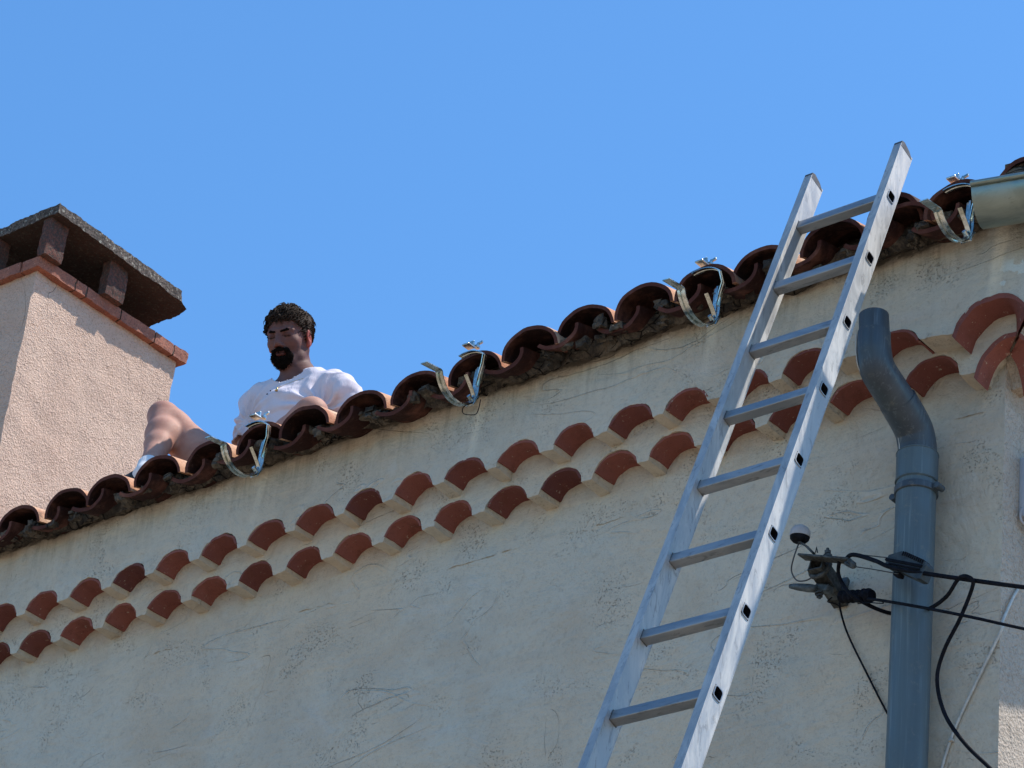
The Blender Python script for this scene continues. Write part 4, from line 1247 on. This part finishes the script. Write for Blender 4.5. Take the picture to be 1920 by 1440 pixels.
Sb = SDF(HC - .15, HC + .15, .0026)
Sb.ell(H(0, .062, -.104), (.032, .029, .025), HM, .012); Sb.ell(H(0, .075, -.087), (.024, .019, .011), HM, .01)
for s_ in (-1, 1):
    Sb.cone(H(s_ * .004, .0970, -.0555), H(s_ * .026, .084, -.061), .0078, .0085, .006); Sb.cone(H(s_ * .026, .084, -.060), H(s_ * .033, .074, -.082), .0075, .009, .008)
    Sb.cone(H(s_ * .033, .074, -.082), H(s_ * .024, .066, -.100), .010, .015, .012)
v, f = Sb.mesh(); v = v + vnorm(v, f) * (nfield(v, 190) * .0028)[:, None]
beard = np_obj('beard', v, f, BEARD, body)
bh = MB(); bn_ = vnorm(v, f); rnd = random.Random(9)
for i in range(900):
    j = rnd.randrange(len(v)); p = Vector(v[j]); n_ = Vector(bn_[j]); dn_ = Vector(HM @ P(rnd.uniform(-.4, .4), .2, -1)); le = rnd.uniform(.003, .006)
    bh.tube([p - n_ * .002, p + n_ * le * .45 + dn_ * le * .3, p + n_ * le * .6 + dn_ * le * .9], [.0010, .0008, .0002], 3, False)
bh.build('beard_hairs', BEARD, beard)
for s_ in (-1, 1):
    Sb = SDF(HC - .12, HC + .12, .0022)
    Sb.cone(H(s_ * .012, .0915, .0125), H(s_ * .034, .084, .0175), .0056, .0056, .004); Sb.cone(H(s_ * .034, .084, .0175), H(s_ * .053, .068, .012), .0056, .0034, .004)
    v, f = Sb.mesh(); v = v + vnorm(v, f) * (nfield(v, 260) * .0020 - .0012)[:, None]; np_obj('eyebrow', v, f, BEARD, body)

# t-shirt
St = SDF((-7.62, 6.45, 6.75), (-6.72, 7.05, 7.50), .0050)
St.ell(pel + P(0.08, 0, .06), (.12, .120, .08), k=.03); St.cone(pel + P(.07, .01, .06), chest, .118, .138, .05)
St.ell(chest + P(0, 0, .02), (.178, .118, .14), k=.05); St.cone(shR + P(.03, 0, 0), shL + P(-.03, 0, 0), .070, .070, .05)
St.cone(nb + P(0, 0, -.04), nb + P(0, -.01, .045), .088, .072, .03); St.cone(shR * .6 + nb * .4, nb + P(0, 0, .010), .068, .070, .05); St.cone(shL * .6 + nb * .4, nb + P(0, 0, .005), .064, .062, .05)
for sh, el in ((shR, elR), (shL, elL)): St.ell(sh + P(0, 0, -.008), (.062, .066, .060), k=.04); St.cone(sh, sh * .15 + el * .85, .062, .069, .03)
v, f = St.mesh(); v = relax(v, f, 2, .5); nr_ = vnorm(v, f)
# folds: soft creases radiating from the armpits and lying across the belly
q = v - chest
fold = np.zeros(len(v))
for c0_, amp, fr in ((shR + P(.02, -.06, -.10), .011, 9), (shL + P(-.02, -.06, -.10), .012, 10)):
    dd = v - c0_; ang = np.arctan2(dd[:, 2], dd[:, 0]); rad = np.linalg.norm(dd, axis=1)
    fold += amp * np.sin(ang * fr + nfield(v, 6) * 3) * np.exp(-(rad / .16) ** 2) * np.clip(rad / .03, 0, 1)
fold += .007 * (1 - 2 * np.abs(np.sin(v[:, 2] * 42 + v[:, 0] * 17 + nfield(v, 7) * 3))) * np.clip((7.22 - v[:, 2]) / .12, 0, 1)
fold += .003 * (1 - 2 * np.abs(np.sin(v[:, 0] * 55 - v[:, 2] * 30 + nfield(v, 9) * 4))) * np.clip(np.abs(v[:, 0] - chest[0]) * 8 - .6, 0, 1)
fold += nfield(v, 14) * .006 + nfield(v, 33) * .003
v = v + nr_ * np.maximum(fold, -.006)[:, None]
# openings: neckline scoop, sleeve ends, hem (verts just past a cut are pulled back onto it, for a clean edge)
def open_at(v, f, g, n_):
    keepf = (g[f] < 0).any(1); f = f[keepf]; out_ = g > 0; on = np.zeros(len(v), bool); on[np.unique(f)] = True; m_ = out_ & on
    v = v.copy(); nn = n_[m_] if np.ndim(n_) == 2 else n_; v[m_] -= g[m_][:, None] * nn; return v, f


nd = P(0, -.45, 1); nd /= np.linalg.norm(nd); hh = v - nb; g = np.where(np.linalg.norm(hh, axis=1) < .16, hh @ nd - .040, -1.0)
v, f = open_at(v, f, g, nd)
hc = nb + P(.0, -.052, .030); hr = v - hc; dist = np.linalg.norm(hr, axis=1); v, f = open_at(v, f, .084 - dist, -hr / dist[:, None])
for sh, el in ((shR, elR), (shL, elL)):
    e = (el - sh) / np.linalg.norm(el - sh); t = (v - sh) @ e; rad = np.linalg.norm(v - sh - np.outer(t, e), axis=1)
    v, f = open_at(v, f, np.where((rad < .095) & (np.abs(v[:, 0] - chest[0]) > .15) & (t > .05), t - .165, -1.0), e)
v, f = open_at(v, f, 6.93 - v[:, 2], P(0, 0, -1))
used_ = np.unique(f); mp = np.full(len(v), -1); mp[used_] = np.arange(len(used_))
v_sh = v[used_]; shirt = np_obj('t_shirt', v[used_], mp[f], SHIRT, body)
sm_ = shirt.modifiers.new('thickness', 'SOLIDIFY'); sm_.thickness = .005; sm_.offset = -1

# shorts
Ss = SDF((-7.75, 6.3, 6.66), (-6.8, 7.0, 7.15), .006)
Ss.ell(pel, (.172, .135, .105), k=.03)
for hp, kn in ((hipR, knR), (hipL, knL)): Ss.cone(hp, hp * .52 + kn * .48, .114, .104, .03)
v, f = Ss.mesh(); v = v + vnorm(v, f) * (nfield(v, 16) * .008)[:, None]; keep = np.ones(len(v), bool)
for hp, kn in ((hipR, knR), (hipL, knL)):
    d = (kn - hp); L0 = np.linalg.norm(d); d = d / L0; t = (v - hp) @ d; keep &= ~((t > L0 * .36))
f = f[keep[f].all(1)]; used_ = np.unique(f); mp = np.full(len(v), -1); mp[used_] = np.arange(len(used_))
sh_ = np_obj('shorts', v[used_], mp[f], SHORTS, body); sm_ = sh_.modifiers.new('thickness', 'SOLIDIFY'); sm_.thickness = .004; sm_.offset = -1

# feet: sock and shoe on each
for an, kn, td in ((anR, knR, P(-.93, -.36, -.10)), (anL, knL, P(-.75, -.60, -.05))):
    td = td / np.linalg.norm(td); e = (kn - an) / np.linalg.norm(kn - an)
    Sk = SDF(an - P(.35, .35, .2), an + P(.35, .35, .2), .005); Sk.cone(an - e * .03, an + e * .040, .041, .0425, .01); Sk.cone(an - e * .03, an + td * .05 + P(0, 0, -.055), .040, .035, .02)
    v, f = Sk.mesh(); np_obj('sock', v, f, SOCK, body)
    Sf = SDF(an - P(.40, .40, .2), an + P(.40, .40, .2), .005); hl_ = an - td * .035 + P(0, 0, -.060)
    Sf.cone(hl_, an + td * .05 + P(0, 0, -.058), .036, .042, .02); Sf.cone(an + td * .04 + P(0, 0, -.052), an + td * .14 + P(0, 0, -.075), .044, .036, .03); Sf.cone(an + td * .12 + P(0, 0, -.078), an + td * .20 + P(0, 0, -.082), .038, .028, .02)
    Sf.cone(an + td * .02 + P(0, 0, -.03), an - td * .02 + P(0, 0, -.02), .040, .040, .015)
    v, f = Sf.mesh(); np_obj('shoe', v, f, SHOE, body)

# small dark spots printed on the chest
for px__, py__ in ((501, 738), (507, 732)):
    c_ = np.array(at(px__, py__, 6.58)); dd_ = np.linalg.norm(np.cross(v_sh - CAM, (c_ - CAM) / np.linalg.norm(c_ - CAM)), axis=1); j_ = np.argmin(dd_ + .3 * v_sh[:, 1])
    MB().tube([Vector(v_sh[j_]) - Vector((0, .004, 0)), Vector(v_sh[j_]) - Vector((0, .006, 0))], .003, 8).build('shirt_spot', BLK, shirt)
# necklace
nk = []
for t in lin(-1, 1, 24):
    x = t * .075; z = -.105 + .115 * abs(t) ** 1.25 ; y = -.148 + .105 * abs(t) ** 1.6 + .03 * (z + .105) / .1
    nk.append(nb + P(x + .04, y, z))
MB().tube(spline(nk, 3), .0008, 6).build('necklace', GOLD, body, smooth=True)
MB().tube([nb + P(.04, -.151, -.103), nb + P(.04, -.155, -.120)], [.002, .006], 10).build('pendant', GOLD, body, smooth=True)
